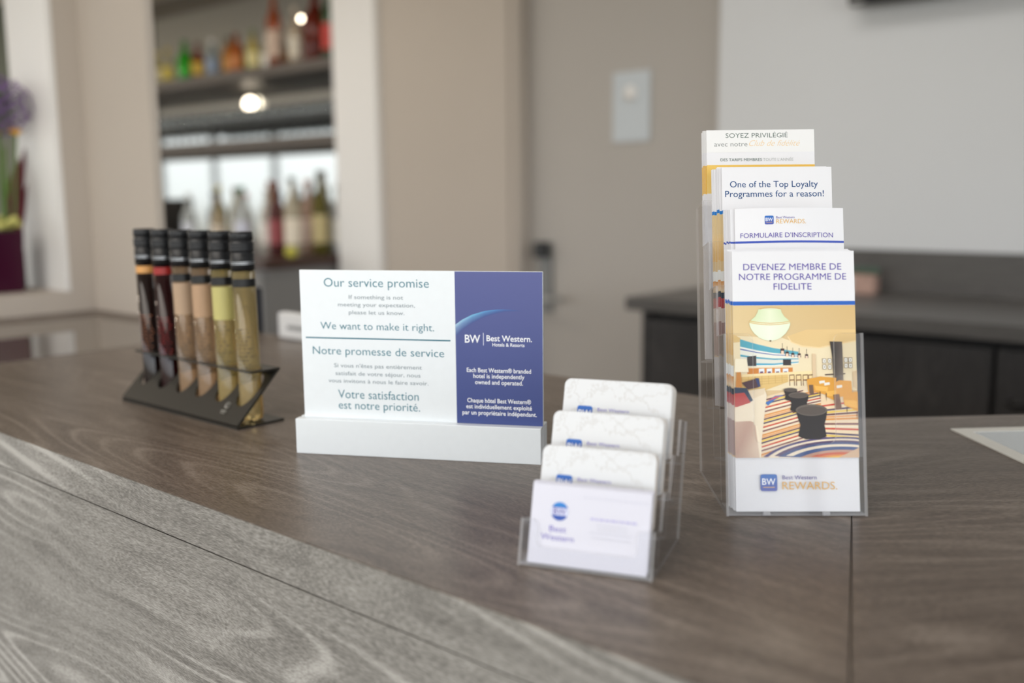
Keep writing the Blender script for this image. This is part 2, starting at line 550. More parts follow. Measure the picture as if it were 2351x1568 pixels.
w = MB()
w.box(-3.46, -2.70, YB, 3.5, 0, 2.7)                 # pier between the bar and the door
w.box(-2.70, -1.75, YB + 0.05, 3.5, 2.25, 2.7)       # lintel over the door
w.box(-6.56, -3.46, 3.40, 3.5, 0, 2.7)               # behind the bar niche
w.box(-6.56, -3.46, YB, 3.40, 2.56, 2.7)
w.box(-2.70, -2.66, YB + 0.012, 3.2, 0, 2.25)        # door lining
struct(w, 'wall_back', M['beige'], 'beige back wall with the bar niche and a pier beside the door', 'wall')
struct(MB().box(-1.75, 4.5, YB, 3.5, 0, 2.7), 'wall_back_right', M['white_wall'], 'plain white wall above the dark back counter', 'wall')
struct(MB().box(-3.76, -3.46, YB - 0.03, 3.40, 0, 2.7), 'trim_1', M['white_trim'], 'broad white upright post at the right side of the bar niche', 'trim', 0.006)

# end wall of the left counter leg, with a deep white-lined opening, and the beige pier behind the counter
XE = -2.24
w = MB()
w.box(-2.44, XE, 0.35, 1.20, 0, 1.147)
w.box(-2.44, XE, 0.35, 1.20, 2.3, 2.7)
w.box(-2.44, XE, 1.028, 1.20, 1.147, 2.3)
w.box(-2.44, XE, 0.20, 0.35, 0, 2.7)
struct(w, 'wall_left', M['beige'], 'beige end wall with an opening where the flowers stand', 'wall')
w = MB()
w.box(-2.445, XE + 0.002, 1.016, 1.028, 1.147, 2.3)
w.box(-2.445, XE + 0.002, 0.35, 0.362, 1.147, 2.3)
w.box(-2.445, XE + 0.002, 0.362, 1.016, 2.288, 2.3)
struct(w, 'trim_2', M['white_trim'], 'white lining of the opening beside the flowers', 'trim')
struct(MB().box(XE, -1.95, 1.0875, 1.105, 0, 2.7), 'wall_left_return', M['beige'], 'beige wall pier standing behind the far end of the counter', 'wall')
struct(MB().box(-20, -6.56, YB, 3.5, 0, 2.7), 'wall_beyond', plain('grey_green_wall', (104, 110, 100), 0.8, noise=0.1, nscale=2), 'dim grey green wall seen through the opening', 'wall')

# door
d = MB().box(-2.658, -1.75, YB + 0.08, YB + 0.12, 0, 2.24)
d = struct(d, 'door_1', M['door'], 'flush taupe door with a steel lock plate', 'door', 0.003)
pl = MB().box(-2.60, -2.535, YB + 0.066, YB + 0.0795, 0.88, 1.165).build('lock_plate', plain('dull_lock_plate', (128, 128, 126), 0.45, metal=0.5), d, 0.004)
MB().box(-2.603, -2.54, YB + 0.035, YB + 0.0655, 1.10, 1.165).build('keypad', M['black'], pl, 0.004, 'small black keypad')
lv = MB().tube([(-2.567, YB + 0.066, 0.935), (-2.567, YB + 0.02, 0.935), (-2.54, YB + 0.014, 0.938), (-2.44, YB + 0.014, 0.945)], 0.011)
lv.build('lever', M['steel'], pl)
s = thing('door_sign', 'pale grey plate with a round white emblem hanging on the taupe door', 'sign', (-2.158, YB + 0.0795, 1.545))
MB().box(-0.083, 0.083, -0.006, 0, 0, 0.255).build('plate', plain('pale_blue_grey_plate', (196, 202, 206), 0.35), s, 0.003)
MB().lathe([(0.0001, 0.0), (0.030, 0.0), (0.030, 0.003), (0.0001, 0.003)], 24).build('emblem', M['white_trim'], s, label='round white emblem').matrix_local = Matrix.Translation((-0.002, -0.0062, 0.175)) @ Matrix.Rotation(R(90), 4, 'X')

# ------------------------------------------------------------------ reception counter (two legs joined by a mitre at 135 degrees)
YF, YK = 0.4325, 1.087
oc, ic = (-0.171, YF), (-0.4425, YK)                 # outer and inner mitre corners
q = 0.70711
def along(p, d, n=0.0):
    return (p[0] + q * d - q * n, p[1] + q * d + q * n)
RC = thing('reception_counter', 'grey oak reception counter bent at a mitred seam', 'counter')
xy = lambda a, b, t: (a, b, t)
TH = 0.038
legL = [(XE, YF), (oc[0] - 0.0006, YF), (ic[0] - 0.0006, YK), (XE, YK)]
legR = [(oc[0] + 0.0006, YF), along(oc, 2.2), along(ic, 2.2 - 0.27), (ic[0] + 0.0006, YK)]
MB().prism(legL, xy, TOP - TH, TOP).build('worktop', [M['oak']], RC, 0.0008)
MB().prism(legR, xy, TOP - TH, TOP).build('worktop', [M['oak_turned']], RC, 0.0008)
def strip(p0, p1, z0, z1, t):
    d = Vector((p1[0] - p0[0], p1[1] - p0[1])).normalized()
    nn = Vector((d.y, -d.x)) * t
    poly = [p0, p1, (p1[0] + nn.x, p1[1] + nn.y), (p0[0] + nn.x, p0[1] + nn.y)]
    return MB().prism(poly, xy, z0, z1)
strip((XE, YF), oc, TOP - TH, TOP - 0.0006, 0.0012).build('edge_band', M['oak_front_lit'], RC)
strip(oc, along(oc, 2.2), TOP - TH, TOP - 0.0006, 0.0012).build('edge_band', M['oak_front_lit_turned'], RC)
strip((XE, YF + 0.018), (oc[0] - 0.0075, YF + 0.018), 0, TOP - TH - 0.0015, 0.0188).build('front_panel', M['oak_front_lit'], RC)
pa = along((oc[0] - 0.0075, YF + 0.018), 0.0)
strip(pa, along(pa, 2.2), 0, TOP - TH - 0.0015, 0.0188).build('front_panel', M['oak_front_lit_turned'], RC)
MB().prism([(XE, YF + 0.02), (oc[0] - 0.02, YF + 0.02), (-0.40, 1.0), (XE, 1.0)], xy, 0.0, TOP - TH).build('cabinet_body', M['carcass'], RC)
MB().prism([(oc[0] - 0.015, YF + 0.025), along(oc, 2.15, 0.02), along(oc, 1.95, 0.55), (-0.395, 1.0)], xy, 0.0, TOP - TH).build('cabinet_body', M['carcass'], RC)
MB().box(-2.095, -1.622, 0.48, 1.007, TOP - 0.003, TOP + 0.0009).build('glass_panel', M['glass_inset'], RC, 0.0004, 'clear reflective glass panel let into the far end')
# inset in the right leg: pale frame round a grey pane
def rl(a, b):
    return along(ic, a, b)
a0, a1, b0, b1 = 0.082, 0.60, -0.36, -0.064
fr = MB()
for A0, A1, B0, B1 in ((a0, a1, b1 - 0.016, b1), (a0, a1, b0, b0 + 0.016), (a0, a0 + 0.016, b0 + 0.016, b1 - 0.016), (a1 - 0.016, a1, b0 + 0.016, b1 - 0.016)):
    fr.prism([rl(A0, B0), rl(A1, B0), rl(A1, B1), rl(A0, B1)], xy, TOP - 0.003, TOP + 0.0014)
fr.build('inset_frame', M['inset_frame'], RC, label='pale frame')
MB().prism([rl(a0 + 0.0162, b0 + 0.0162), rl(a1 - 0.0162, b0 + 0.0162), rl(a1 - 0.0162, b1 - 0.0162), rl(a0 + 0.0162, b1 - 0.0162)], xy, TOP - 0.003, TOP + 0.0008).build('inset_pane', M['inset_pane'], RC, label='grey glass pane')

# ------------------------------------------------------------------ dark back counter under the white wall
BC = thing('back_counter', 'dark oak back counter with cupboards along the white wall', 'counter', (-1.70, 2.44, 0))
MB().box(0, 5.0, 0, 0.604, 1.012, 1.05).build('worktop', M['desk_wood'], BC, 0.001)
MB().box(0.005, 5.0, 0.584, 0.604, 1.0505, 1.178).build('backsplash', M['desk_wood'], BC, 0.001)
MB().box(0.028, 0.046, 0.05, 0.60, 0.08, 1.012).build('side_panel', M['desk_front'], BC)
MB().box(0.05, 5.0, 0.09, 0.60, 0.08, 1.0115).build('carcass', M['carcass'], BC)
MB().box(0.05, 5.0, 0.11, 0.58, 0.0, 0.08).build('plinth', M['black_soft'], BC)
for i in range(5):
    x0 = 0.05 + (0 if i == 0 else 0.978 + (i - 1) * 0.62)
    x1 = 0.05 + 0.968 + i * 0.62 if i else 0.05 + 0.968
    dr = MB().box(x0, x1 - 0.002, 0.05, 0.07, 0.085, 0.985).build('cupboard_door', M['desk_front'], BC, 0.001)
    if i in (1, 3):
        MB().tube([(x0 + 0.035, 0.049, 0.865), (x0 + 0.035, 0.02, 0.865), (x0 + 0.135, 0.02, 0.865), (x0 + 0.135, 0.049, 0.865)], 0.007).build('handle', M['black'], dr)

# sweets box on the back counter
SB = thing('snack_box', 'small patterned carton standing on the dark back counter against its splashback', 'box', (-1.198, 2.955, 1.0505), R(8))
MB().box(-0.055, 0.05, -0.04, 0.03, 0, 0.058).build('carton', plain('pinkish_carton', (178, 146, 132), 0.5, noise=0.45, nscale=34), SB, 0.003)
b = MB().box(-0.0555, -0.012, -0.0408, -0.0395, 0.0, 0.052)
b.build('white_panel', M['white_plastic'], SB, label='white front panel')
b = MB()
for i in range(7):
    b.ball((-0.045 + 0.015 * i, -0.006 + 0.012 * (i % 2), 0.066), 0.014, 6)
b.build('wrapped_sweets', plain('dark_green_wrapper', (70, 92, 78), 0.3, noise=0.3, nscale=50), SB, label='dark green wrapped top')

# television on the white wall
TV = thing('television', 'black television hanging on the white wall, only its lower corner in view', 'television', (-1.277, YB - 0.085, 1.90))
MB().box(0, 1.24, 0, 0.045, 0, 0.72).build('housing', M['black'], TV, 0.006)
MB().box(0.014, 1.226, -0.0015, 0.001, 0.02, 0.706).build('screen', M['screen'], TV)
MB().box(0.45, 0.79, 0.045, 0.084, 0.2, 0.5).build('wall_bracket', M['black_soft'], TV)
MB().box(0.004, 0.05, -0.002, 0.002, 0.003, 0.010).build('maker_badge', M['steel'], TV, label='thin silver mark')

# ------------------------------------------------------------------ bar niche
MB_ = MB().box(-6.56, -3.76, 3.385, 3.399, 1.075, 2.56)
tag(MB_.build('bar_mirror', M['mirror']), 'mirror lining the back of the bar niche behind the bottles', 'mirror')
B = thing('bar_cabinet', 'grey bar cabinet with a dark red-brown top in the bar niche', 'cabinet', (-6.559, 2.60, 0))
MB().box(0, 2.795, 0, 0.783, 1.03, 1.075).build('worktop', M['bar_top'], B, 0.002)
MB().box(0, 2.77, 0.03, 0.783, 0.0, 1.0295).build('carcass', M['bar_cabinet'], B)
for i in range(3):
    dd = MB().box(0.01 + i * 0.92, 0.915 + i * 0.92, 0.012, 0.0295, 0.1, 1.01).build('cupboard_door', M['bar_cabinet'], B, 0.002)
    MB().box(0.41 + i * 0.92, 0.51 + i * 0.92, -0.008, 0.0115, 0.93, 0.945).build('handle', M['steel'], dd)
tag(MB().box(-6.559, -3.762, YB + 0.005, 3.384, 1.955, 2.005).build('bar_shelf', M['shelf'], bevel=0.001), 'upper grey wooden shelf carrying coloured bottles in the bar niche', 'shelf')
tag(MB().box(-6.559, -3.762, YB + 0.005, 3.384, 1.60, 1.65).build('bar_shelf', M['shelf'], bevel=0.001), 'lower grey wooden shelf carrying rows of clear glasses in the bar niche', 'shelf')

def liquid(name, rgb, rough=0.08, glow=0.5):
    """coloured bottle glass: glossy skin over a see-through tint"""
    m, n, l, p = new_mat(name)
    p.inputs['Base Color'].default_value = lin(rgb)
    p.inputs['Roughness'].default_value = rough
    p.inputs['Transmission Weight'].default_value = glow
    p.inputs['IOR'].default_value = 1.4
    return m

_bm = {}
def bottle(name, x, y, z, h, r, rgb, cap, label_rgb, text, group, neck=0.36, shoulder=0.12):
    if rgb not in _bm:
        _bm[rgb] = liquid('bottle_glass_%d' % len(_bm), rgb)
    for c in (cap, label_rgb):
        if c is not None and c not in _bm:
            _bm[c] = plain('bottle_paint_%d' % len(_bm), c, 0.45)
    t = thing(name, text, 'bottle', (x, y, z), 0, group)
    hn = h * (1 - neck)
    MB().lathe([(0.0001, 0), (r * 0.92, 0), (r, r * 0.15), (r, hn - h * shoulder * 0.3), (r * 0.86, hn), (r * 0.42, hn + h * shoulder), (r * 0.34, hn + h * shoulder * 1.3), (r * 0.34, h - 0.028), (0.0001, h - 0.028)], 20).build('glass', _bm[rgb], t)
    MB().lathe([(0.0001, h - 0.0275), (r * 0.40, h - 0.0275), (r * 0.40, h), (0.0001, h)], 16).build('cap', _bm[cap], t)
    if label_rgb is not None:
        MB().lathe([(r * 1.012, hn * 0.22), (r * 1.012, hn * 0.74)], 20, a0=R(150), a1=R(390)).build('paper_label', _bm[label_rgb], t)
    return t

UP = 2.0055
G1 = 'bottles on the upper bar shelf'
for i, (x, h, r, rgb, cap, lab, txt) in enumerate([
    (-5.584, 0.20, 0.036, (226, 212, 140), (214, 190, 70), (236, 226, 190), 'pale yellow bottle, the leftmost on the upper bar shelf'),
    (-5.472, 0.21, 0.034, (222, 210, 170), (206, 182, 60), (232, 206, 90), 'cream bottle with a yellow label just left of the bright green bottle'),
    (-5.302, 0.235, 0.046, (58, 190, 40), (30, 120, 40), None, 'bright green bottle on the upper bar shelf'),
    (-5.13, 0.205, 0.036, (150, 56, 18), (90, 24, 16), (226, 186, 70), 'red-brown bottle with a yellow label right of the bright green bottle'),
    (-5.002, 0.215, 0.040, (190, 200, 200), (232, 232, 226), (150, 166, 190), 'clear bottle with a pale blue label on the upper bar shelf'),
    (-4.862, 0.21, 0.036, (210, 140, 30), (60, 60, 30), (206, 146, 70), 'amber bottle just right of the clear pale blue one'),
    (-4.75, 0.215, 0.038, (206, 104, 18), (120, 60, 20), (206, 130, 70), 'orange bottle in the middle of the upper bar shelf'),
    (-4.614, 0.22, 0.036, (228, 208, 120), (110, 130, 80), (238, 224, 160), 'pale gold bottle with a green cap right of the orange bottle'),
    (-4.501, 0.17, 0.036, (240, 236, 214), (240, 236, 220), (246, 244, 232), 'short cream white bottle on the upper bar shelf'),
    (-4.403, 0.40, 0.040, (170, 84, 42), (190, 110, 60), (216, 190, 170), 'tall copper coloured bottle right of the short cream one'),
    (-4.245, 0.29, 0.036, (226, 206, 180), (220, 210, 190), (236, 226, 206), 'pale clear bottle left of the big round decanter'),
    (-4.096, 0.36, 0.062, (120, 34, 14), (90, 30, 20), None, 'big round red-brown decanter bottle on the upper bar shelf'),
    (-3.954, 0.36, 0.040, (30, 84, 30), (24, 60, 24), (206, 70, 60), 'tall dark green bottle with a red label, rightmost on the upper bar shelf')]):
    bottle('liqueur_bottle', x, 3.17 + 0.012 * (i % 3), UP, h, r, rgb, cap, lab, txt, G1)

BT = 1.0755
G2 = 'bottles on the bar top'
t = thing('ice_bucket', 'grey metal ice bucket at the left end of the bar top', 'bucket', (-5.089, 2.95, BT))
MB().lathe([(0.0001, 0.0), (0.085, 0), (0.10, 0.26), (0.104, 0.262), (0.104, 0.27), (0.094, 0.27), (0.08, 0.02), (0.0001, 0.02)], 28).build('bucket_body', plain('dull_bucket_metal', (110, 108, 104), 0.35, metal=0.8), t)
MB().tube([(0.1, 0, 0.25), (0.125, 0, 0.22), (0.125, 0, 0.16), (0.096, 0, 0.12)], 0.006).build('handle', M['steel'], t)
for i, (x, y, h, r, rgb, cap, lab, txt) in enumerate([
    (-4.896, 2.92, 0.30, 0.038, (222, 226, 224), (230, 230, 226), (226, 228, 236), 'clear bottle with a pale label right of the ice bucket'),
    (-4.759, 3.02, 0.34, 0.040, (150, 140, 40), (190, 170, 30), (200, 196, 150), 'olive green bottle with a yellow cap on the bar top'),
    (-4.634, 2.93, 0.28, 0.038, (208, 190, 160), (150, 120, 90), (222, 206, 184), 'beige bottle right of the olive green one'),
    (-4.533, 3.00, 0.33, 0.038, (216, 222, 220), (120, 130, 128), (232, 234, 236), 'clear bottle with a grey cap in the middle of the bar top'),
    (-4.404, 2.93, 0.33, 0.040, (224, 228, 226), (40, 130, 90), (214, 216, 230), 'clear bottle with a green cap on the bar top'),
    (-4.331, 3.05, 0.36, 0.038, (206, 150, 96), (150, 96, 60), (226, 190, 150), 'orange brown bottle behind the green capped one'),
    (-4.234, 2.96, 0.32, 0.037, (228, 226, 216), (236, 236, 232), (238, 230, 220), 'cream bottle with a white cap left of the dark red labelled bottle'),
    (-4.1, 2.92, 0.35, 0.042, (110, 60, 60), (110, 40, 40), (150, 70, 74), 'dark bottle with a red label on the bar top'),
    (-4.033, 3.06, 0.36, 0.040, (226, 190, 170), (210, 160, 140), (240, 214, 200), 'pale pink bottle behind the red labelled one'),
    (-3.97, 2.92, 0.37, 0.042, (214, 204, 180), (70, 74, 60), (232, 220, 200), 'tall bottle with a cream label near the right of the bar top'),
    (-3.888, 3.02, 0.40, 0.040, (120, 112, 50), (52, 60, 48), (196, 180, 130), 'tall olive bottle with a dark cap near the right of the bar top'),
    (-3.95, 3.09, 0.40, 0.046, (226, 220, 206), (206, 206, 204), (236, 228, 210), 'tall white bottle with a cream label close to the white post'),
    (-3.835, 3.1, 0.36, 0.040, (206, 208, 206), (170, 170, 172), (222, 218, 206), 'silver capped clear bottle, rightmost on the bar top')]):
    bottle('spirit_bottle', x, y, BT, h, r, rgb, cap, lab, txt, G2)
for i, (x, y, h, r, rgb, cap, lab, txt) in enumerate([
    (-5.03, 3.16, 0.31, 0.036, (170, 190, 210), (60, 70, 90), (206, 214, 226), 'pale blue bottle in the back row of the bar top near its left end'),
    (-4.83, 3.17, 0.33, 0.037, (196, 170, 80), (120, 90, 40), (226, 206, 150), 'golden bottle in the back row behind the olive green one'),
    (-4.70, 3.15, 0.30, 0.036, (230, 226, 214), (200, 60, 50), (240, 236, 230), 'white bottle with a red cap in the back row of the bar top'),
    (-4.46, 3.18, 0.34, 0.036, (120, 150, 80), (60, 80, 40), (216, 220, 190), 'leaf green bottle in the back row of the bar top'),
    (-4.22, 3.22, 0.36, 0.036, (200, 210, 216), (40, 60, 120), (220, 226, 236), 'clear bottle with a blue cap in the back row of the bar top'),
    (-4.03, 3.27, 0.33, 0.036, (170, 110, 60), (60, 40, 30), (216, 190, 160), 'brown bottle in the back row near the white post')]):
    bottle('spirit_bottle', x, y, BT, h, r, rgb, cap, lab, txt, G2)
t = thing('yellow_spot', 'small round yellow ball standing for a blurred spot of light on the bar top', 'ball', (-3.777, 2.76, BT))  # ball stands in for a blurred disc of yellow light
MB().ball((0, 0, 0.027), 0.0265, 10, (1.12, 1, 1)).build('yellow_ball', plain('yellow_green', (196, 190, 70), 0.4), t)

# glasses on the lower shelf: a front and a back row
GP = thing('wine_glass', 'clear stemmed glass on the lower bar shelf', 'glass', (-5.56, 3.13, 1.6505), 0, 'clear glasses on the lower bar shelf')
MB().lathe([(0.0001, 0.0), (0.032, 0.0), (0.032, 0.002), (0.005, 0.006), (0.0035, 0.012), (0.0035, 0.062), (0.008, 0.07)], 16).build('foot_and_stem', M['glassware'], GP)
MB().lathe([(0.008, 0.07), (0.028, 0.085), (0.036, 0.11), (0.035, 0.14), (0.030, 0.165), (0.0288, 0.165), (0.033, 0.14), (0.034, 0.11), (0.026, 0.087), (0.0001, 0.075)], 16).build('bowl', M['glassware'], GP)
for row, yy in enumerate((3.13, 3.25)):
    for i in range(21):
        if row == 0 and i == 0:
            continue
        dup(GP, loc=(-5.56 + i * 0.083 + row * 0.04, yy, 1.6505), group='clear glasses on the lower bar shelf')

def lamp(name, label, loc, r, power):  # rimmed glowing disc, added for a warm glow in the niche
    t = thing(name, label, 'lamp', loc)
    MB().lathe([(0.0001, 0.0), (r * 1.15, 0.0), (r * 1.15, -0.012), (r, -0.012)], 24).build('disc_rim', M['steel'], t).matrix_local = Matrix.Rotation(R(90), 4, 'X') @ Matrix.Translation((0, 0, 0))
    m, n, l, p = new_mat(name + '_glow')
    p.inputs['Emission Color'].default_value = (1.0, 0.86, 0.66, 1)
    p.inputs['Emission Strength'].default_value = power
    MB().ball((0, -0.004, 0), r * 0.92, 8, (1.1, 0.5, 0.75)).build('disc_face', m, t, label='glowing warm disc')
    return t
lamp('glow_disc', 'warm glowing disc between the two bar shelves, over the glasses', (-4.92, 3.36, 1.875), 0.05, 9)
lamp('glow_disc', 'small glowing disc for a ceiling lamp reflected in the mirror above the upper shelf bottles', (-4.42, 3.36, 2.28), 0.016, 16)  # added in place of a ceiling lamp's reflection

# ------------------------------------------------------------------ devices at the back edge of the counter
t = thing('card_printer', 'low white printer box on the back edge of the counter', 'printer', (-1.508, 1.068, TOP + 0.0005))
MB().box(0, 0.15, -0.002, 0.018, 0, 0.047).build('casing', M['white_plastic'], t, 0.004)
MB().box(0.03, 0.13, -0.0035, -0.0015, 0.018, 0.026).build('paper_slot', M['grey_plastic'], t, label='grey slot')
t = thing('card_terminal', 'small dark device standing left of the white printer box', 'terminal', (-1.642, 1.074, TOP + 0.0005))
MB().box(0, 0.062, -0.012, 0.012, 0, 0.088).build('casing', plain('dark_blue_plastic', (32, 34, 44), 0.45), t, 0.005)
MB().box(0.006, 0.056, -0.0132, -0.0118, 0.045, 0.08).build('screen', M['screen'], t)

# ------------------------------------------------------------------ flowers on the sill of the opening
SILL = 1.1475
V = thing('vase', 'glossy burgundy square vase on the sill of the opening', 'vase', (-2.36, 0.900, SILL))
vb = MB()
p0, p1 = 0.060, 0.055
vs = []
for z, hh in ((0, p1), (0.137, p0), (0.137, p0 - 0.006), (0.02, p1 - 0.008)):
    vs += [(-hh, -hh, z), (hh, -hh, z), (hh, hh, z), (-hh, hh, z)]
fs = [(3, 2, 1, 0), (12, 13, 14, 15)]
for j in range(3):
    for i in range(4):
        fs.append((j * 4 + i, j * 4 + (i + 1) % 4, (j + 1) * 4 + (i + 1) % 4, (j + 1) * 4 + i))
vb.add(vs, fs)
vb.build('vase_body', M['burgundy'], V, 0.002)

A = thing('allium_flower', 'round mauve allium head on a tall stem in the burgundy vase', 'flower', (-2.36, 0.945, SILL + 0.0205))
MB().tube([(0, 0, 0.0), (0.004, -0.004, 0.17), (0, 0.002, 0.33), (0.0, 0.004, 0.385)], 0.004).build('stem', M['leaf_green'], A)
h = MB()
cz = (0.0, 0.008, 0.392)
for i in range(170):
    zz = 1 - 2 * (i + 0.5) / 170
    ph = i * 2.39996
    rr_ = math.sqrt(1 - zz * zz)
    dv = Vector((rr_ * math.cos(ph), rr_ * math.sin(ph), zz))
    rad = 0.058 + 0.012 * rnd.random()
    tip = Vector(cz) + dv * rad
    h.tube([Vector(cz) + dv * 0.01, tip], 0.0007, 4, 1)
    a_ = dv.cross(Vector((0.2, 0.5, 0.8))).normalized()
    b_ = dv.cross(a_)
    for k in range(5):
        an = k * 2 * math.pi / 5 + i
        o_ = a_ * math.cos(an) + b_ * math.sin(an)
        s_ = dv.cross(o_)
        h.add([tip, tip + o_ * 0.005 + s_ * 0.0022 + dv * 0.002, tip + o_ * 0.010 + dv * 0.003, tip + o_ * 0.005 - s_ * 0.0022 + dv * 0.002], [(0, 1, 2, 3)], False, 0)
h.build('flower_head', [M['allium'], M['leaf_green']], A, label='mauve ball of star florets')

def bloom(label, base, top, r, petal):
    t = thing('yellow_flower', label, 'flower', base, 0, 'yellow flowers in the vase')
    tp = Vector(top) - Vector(base)
    MB().tube([(0, 0, 0), tp * 0.5 + Vector((0.006, 0.004, 0)), tp], 0.0028).build('stem', M['leaf_green'], t)
    m_ = MB()
    for ring_, (n_, ln, tilt) in enumerate(((12, r, 0.25), (9, r * 0.75, 0.7), (6, r * 0.45, 1.2))):
        for k in range(n_):
            an = 2 * math.pi * k / n_ + ring_ * 0.3
            o_ = Vector((math.cos(an), math.sin(an), tilt)).normalized()
            s_ = Vector((-math.sin(an), math.cos(an), 0))
            m_.add([tp, tp + o_ * ln * 0.6 + s_ * ln * 0.22, tp + o_ * ln, tp + o_ * ln * 0.6 - s_ * ln * 0.22], [(0, 1, 2, 3)])
    m_.ball(tp + Vector((0, 0, 0.003)), r * 0.3, 6)
    m_.build('petals', petal, t)
bloom('yellow bloom nearest the white lining of the opening', (-2.345, 0.935, SILL + 0.0205), (-2.315, 0.966, 1.498), 0.024, M['yellow'])
bloom('yellow bloom at the edge of the photo beside the mauve allium', (-2.37, 0.90, SILL + 0.0205), (-2.345, 0.925, 1.494), 0.026, M['yellow'])
L = thing('pale_blossom', 'pale green blossom at the rim of the burgundy vase', 'flower', (-2.335, 0.925, SILL + 0.0205))
m_ = MB()
for i in range(26):
    a_ = rnd.random() * 6.28
    rr_ = 0.034 * math.sqrt(rnd.random())
    m_.ball((0.012 + rr_ * math.cos(a_), 0.0 + rr_ * math.sin(a_), 0.125 + 0.018 * rnd.random()), 0.008, 5)
m_.build('petals', M['lime'], L)
MB().tube([(0, 0, 0), (0.006, 0.0, 0.12)], 0.003).build('stem', M['leaf_green'], L)
K = thing('crimson_plant', 'dark crimson leaves rising behind the yellow flowers', 'plant', (-2.395, 0.945, SILL + 0.0205))
m_ = MB()
for k, (dx, dy, hh) in enumerate(((0.0, 0.074, 0.31), (-0.01, 0.06, 0.28), (0.0, 0.045, 0.26), (0.01, 0.066, 0.22))):
    n_ = 8
    vs = []
    for j in range(n_ + 1):
        t_ = j / n_
        wd = 0.016 * math.sin(math.pi * (0.12 + 0.86 * t_))
        c_ = Vector((dx * t_, dy * t_, hh * t_))
        vs += [c_ + Vector((0, -wd, 0)), c_ + Vector((0.004, 0, 0.0)), c_ + Vector((0, wd, 0))]
    m_.add(vs, [(j * 3 + s_, j * 3 + s_ + 1, j * 3 + s_ + 4, j * 3 + s_ + 3) for j in range(n_) for s_ in (0, 1)], True)
m_.build('leaves', M['crimson'], K)
for i, (sx_, sy_) in enumerate(((-0.02, 0.0), (0.01, -0.012), (0.02, 0.012))):
    t = thing('green_stalk', 'leafy green stalk standing in the burgundy vase', 'plant', (-2.36 + sx_, 0.92 + sy_, SILL + 0.0205), 0, 'green stalks in the vase')
    MB().tube([(0, 0, 0), (0.004 * i, 0.006, 0.16), (0.008, 0.014 * (i - 1), 0.30)], [0.0045, 0.004, 0.003]).build('stem', M['leaf_green'], t)
    lf = MB()
    lf.add([(0.004, 0, 0.15), (0.02, 0.012, 0.2), (0.016, 0.022, 0.26), (0.006, 0.008, 0.2)], [(0, 1, 2, 3)])
    lf.build('leaves', M['leaf_green'], t)
t = thing('glass_bottle', 'dark green glass bottle on the sill behind the vase', 'bottle', (-2.405, 0.99, SILL))
MB().lathe([(0.0001, 0), (0.010, 0), (0.011, 0.004), (0.011, 0.085), (0.005, 0.10), (0.005, 0.12), (0.0001, 0.12)], 16).build('glass', liquid('dark_green_glass', (24, 52, 46)), t)

# ------------------------------------------------------------------ sample tubes in their folded metal stand
SX0, SX1 = -1.196, -0.939
ST = thing('tube_stand', 'folded dark metal stand holding six sample tubes', 'stand', ((SX0 + SX1) / 2, 0.605, TOP))
LX = (SX1 - SX0) / 2
TUBX = [-1.178 + 0.0427 * i - (SX0 + SX1) / 2 + 0.0035 for i in range(6)]
def holed(v0, v1, vc, ra, rb, t):
    """plate -LX..LX by v0..v1 with six elliptical holes at TUBX, vc; returns (verts, faces) in (u, v, w)"""
    vs, fs = [], []
    edges = [-LX] + [(TUBX[i] + TUBX[i + 1]) / 2 for i in range(5)] + [LX]
    for i, cx in enumerate(TUBX):
        u0, u1 = edges[i], edges[i + 1]
        angs = sorted(set([2 * math.pi * k / 24 for k in range(24)] + [math.atan2(b - vc, a - cx) % (2 * math.pi) for a in (u0, u1) for b in (v0, v1)]))
        inn, outp = [], []
        for a in angs:
            c_, s_ = math.cos(a), math.sin(a)
            inn.append((cx + ra * c_, vc + rb * s_))
            k = min([((u1 if c_ > 0 else u0) - cx) / c_ if abs(c_) > 1e-9 else 9e9, ((v1 if s_ > 0 else v0) - vc) / s_ if abs(s_) > 1e-9 else 9e9])
            outp.append((cx + k * c_, vc + k * s_))
        n = len(angs)
        b = len(vs)
        for w_ in (0, t):
            vs += [(p[0], p[1], w_) for p in inn] + [(p[0], p[1], w_) for p in outp]
        for j in range(n):
            j2 = (j + 1) % n
            fs.append((b + j, b + n + j, b + n + j2, b + j2)[::-1])
            fs.append((b + 2 * n + j, b + 3 * n + j, b + 3 * n + j2, b + 2 * n + j2))
            fs.append((b + j, b + j2, b + 2 * n + j2, b + 2 * n + j))
            fs.append((b + n + j, b + 3 * n + j, b + 3 * n + j2, b + n + j2))
    return vs, fs
MB().box(-LX, LX, 0, 0.062, 0, 0.003).build('base_plate', M['metal_dark'], ST)
sl = Vector((0, 0.058, 0.058)); sl_len = sl.length; sd = sl.normalized(); sn = Vector((0, -sd.z, sd.y))
vs, fs = holed(0.0, sl_len, 0.0345 * 1.4142 - 0.002, 0.0148, 0.0235, 0.0026)
MB().add([(a, 0, 0.0031) + Vector((0, 0, 0)) if False else tuple(Vector((a, 0.0015, 0.0031)) + sd * b + sn * c) for a, b, c in vs], fs).build('slanted_plate', M['metal_dark'], ST)
vs, fs = holed(0.021, 0.0595, 0.0345, 0.0148, 0.0132, 0.0022)
MB().add([(a, b, 0.0605 + c) for a, b, c in vs], fs).build('top_plate', M['metal_dark'], ST)
lg = Print(0.0)
lg.disc(0, 0, 4.2, 4.2, (150, 148, 142)); lg.disc(0.6, 0.4, 3.2, 3.2, (66, 64, 60)); lg.rect(-5, 5, -8.5, -7, (140, 138, 132)); lg.rect(-4, 4, -11, -9.8, (130, 128, 122))
o = lg.build('printed_mark', M['ink'], ST, label='pale round mark')
o.matrix_local = frame((LX - 0.040, 0.0165 - 0.0022, 0.0175 + 0.0030), (1, 0, 0), -sn, sd)

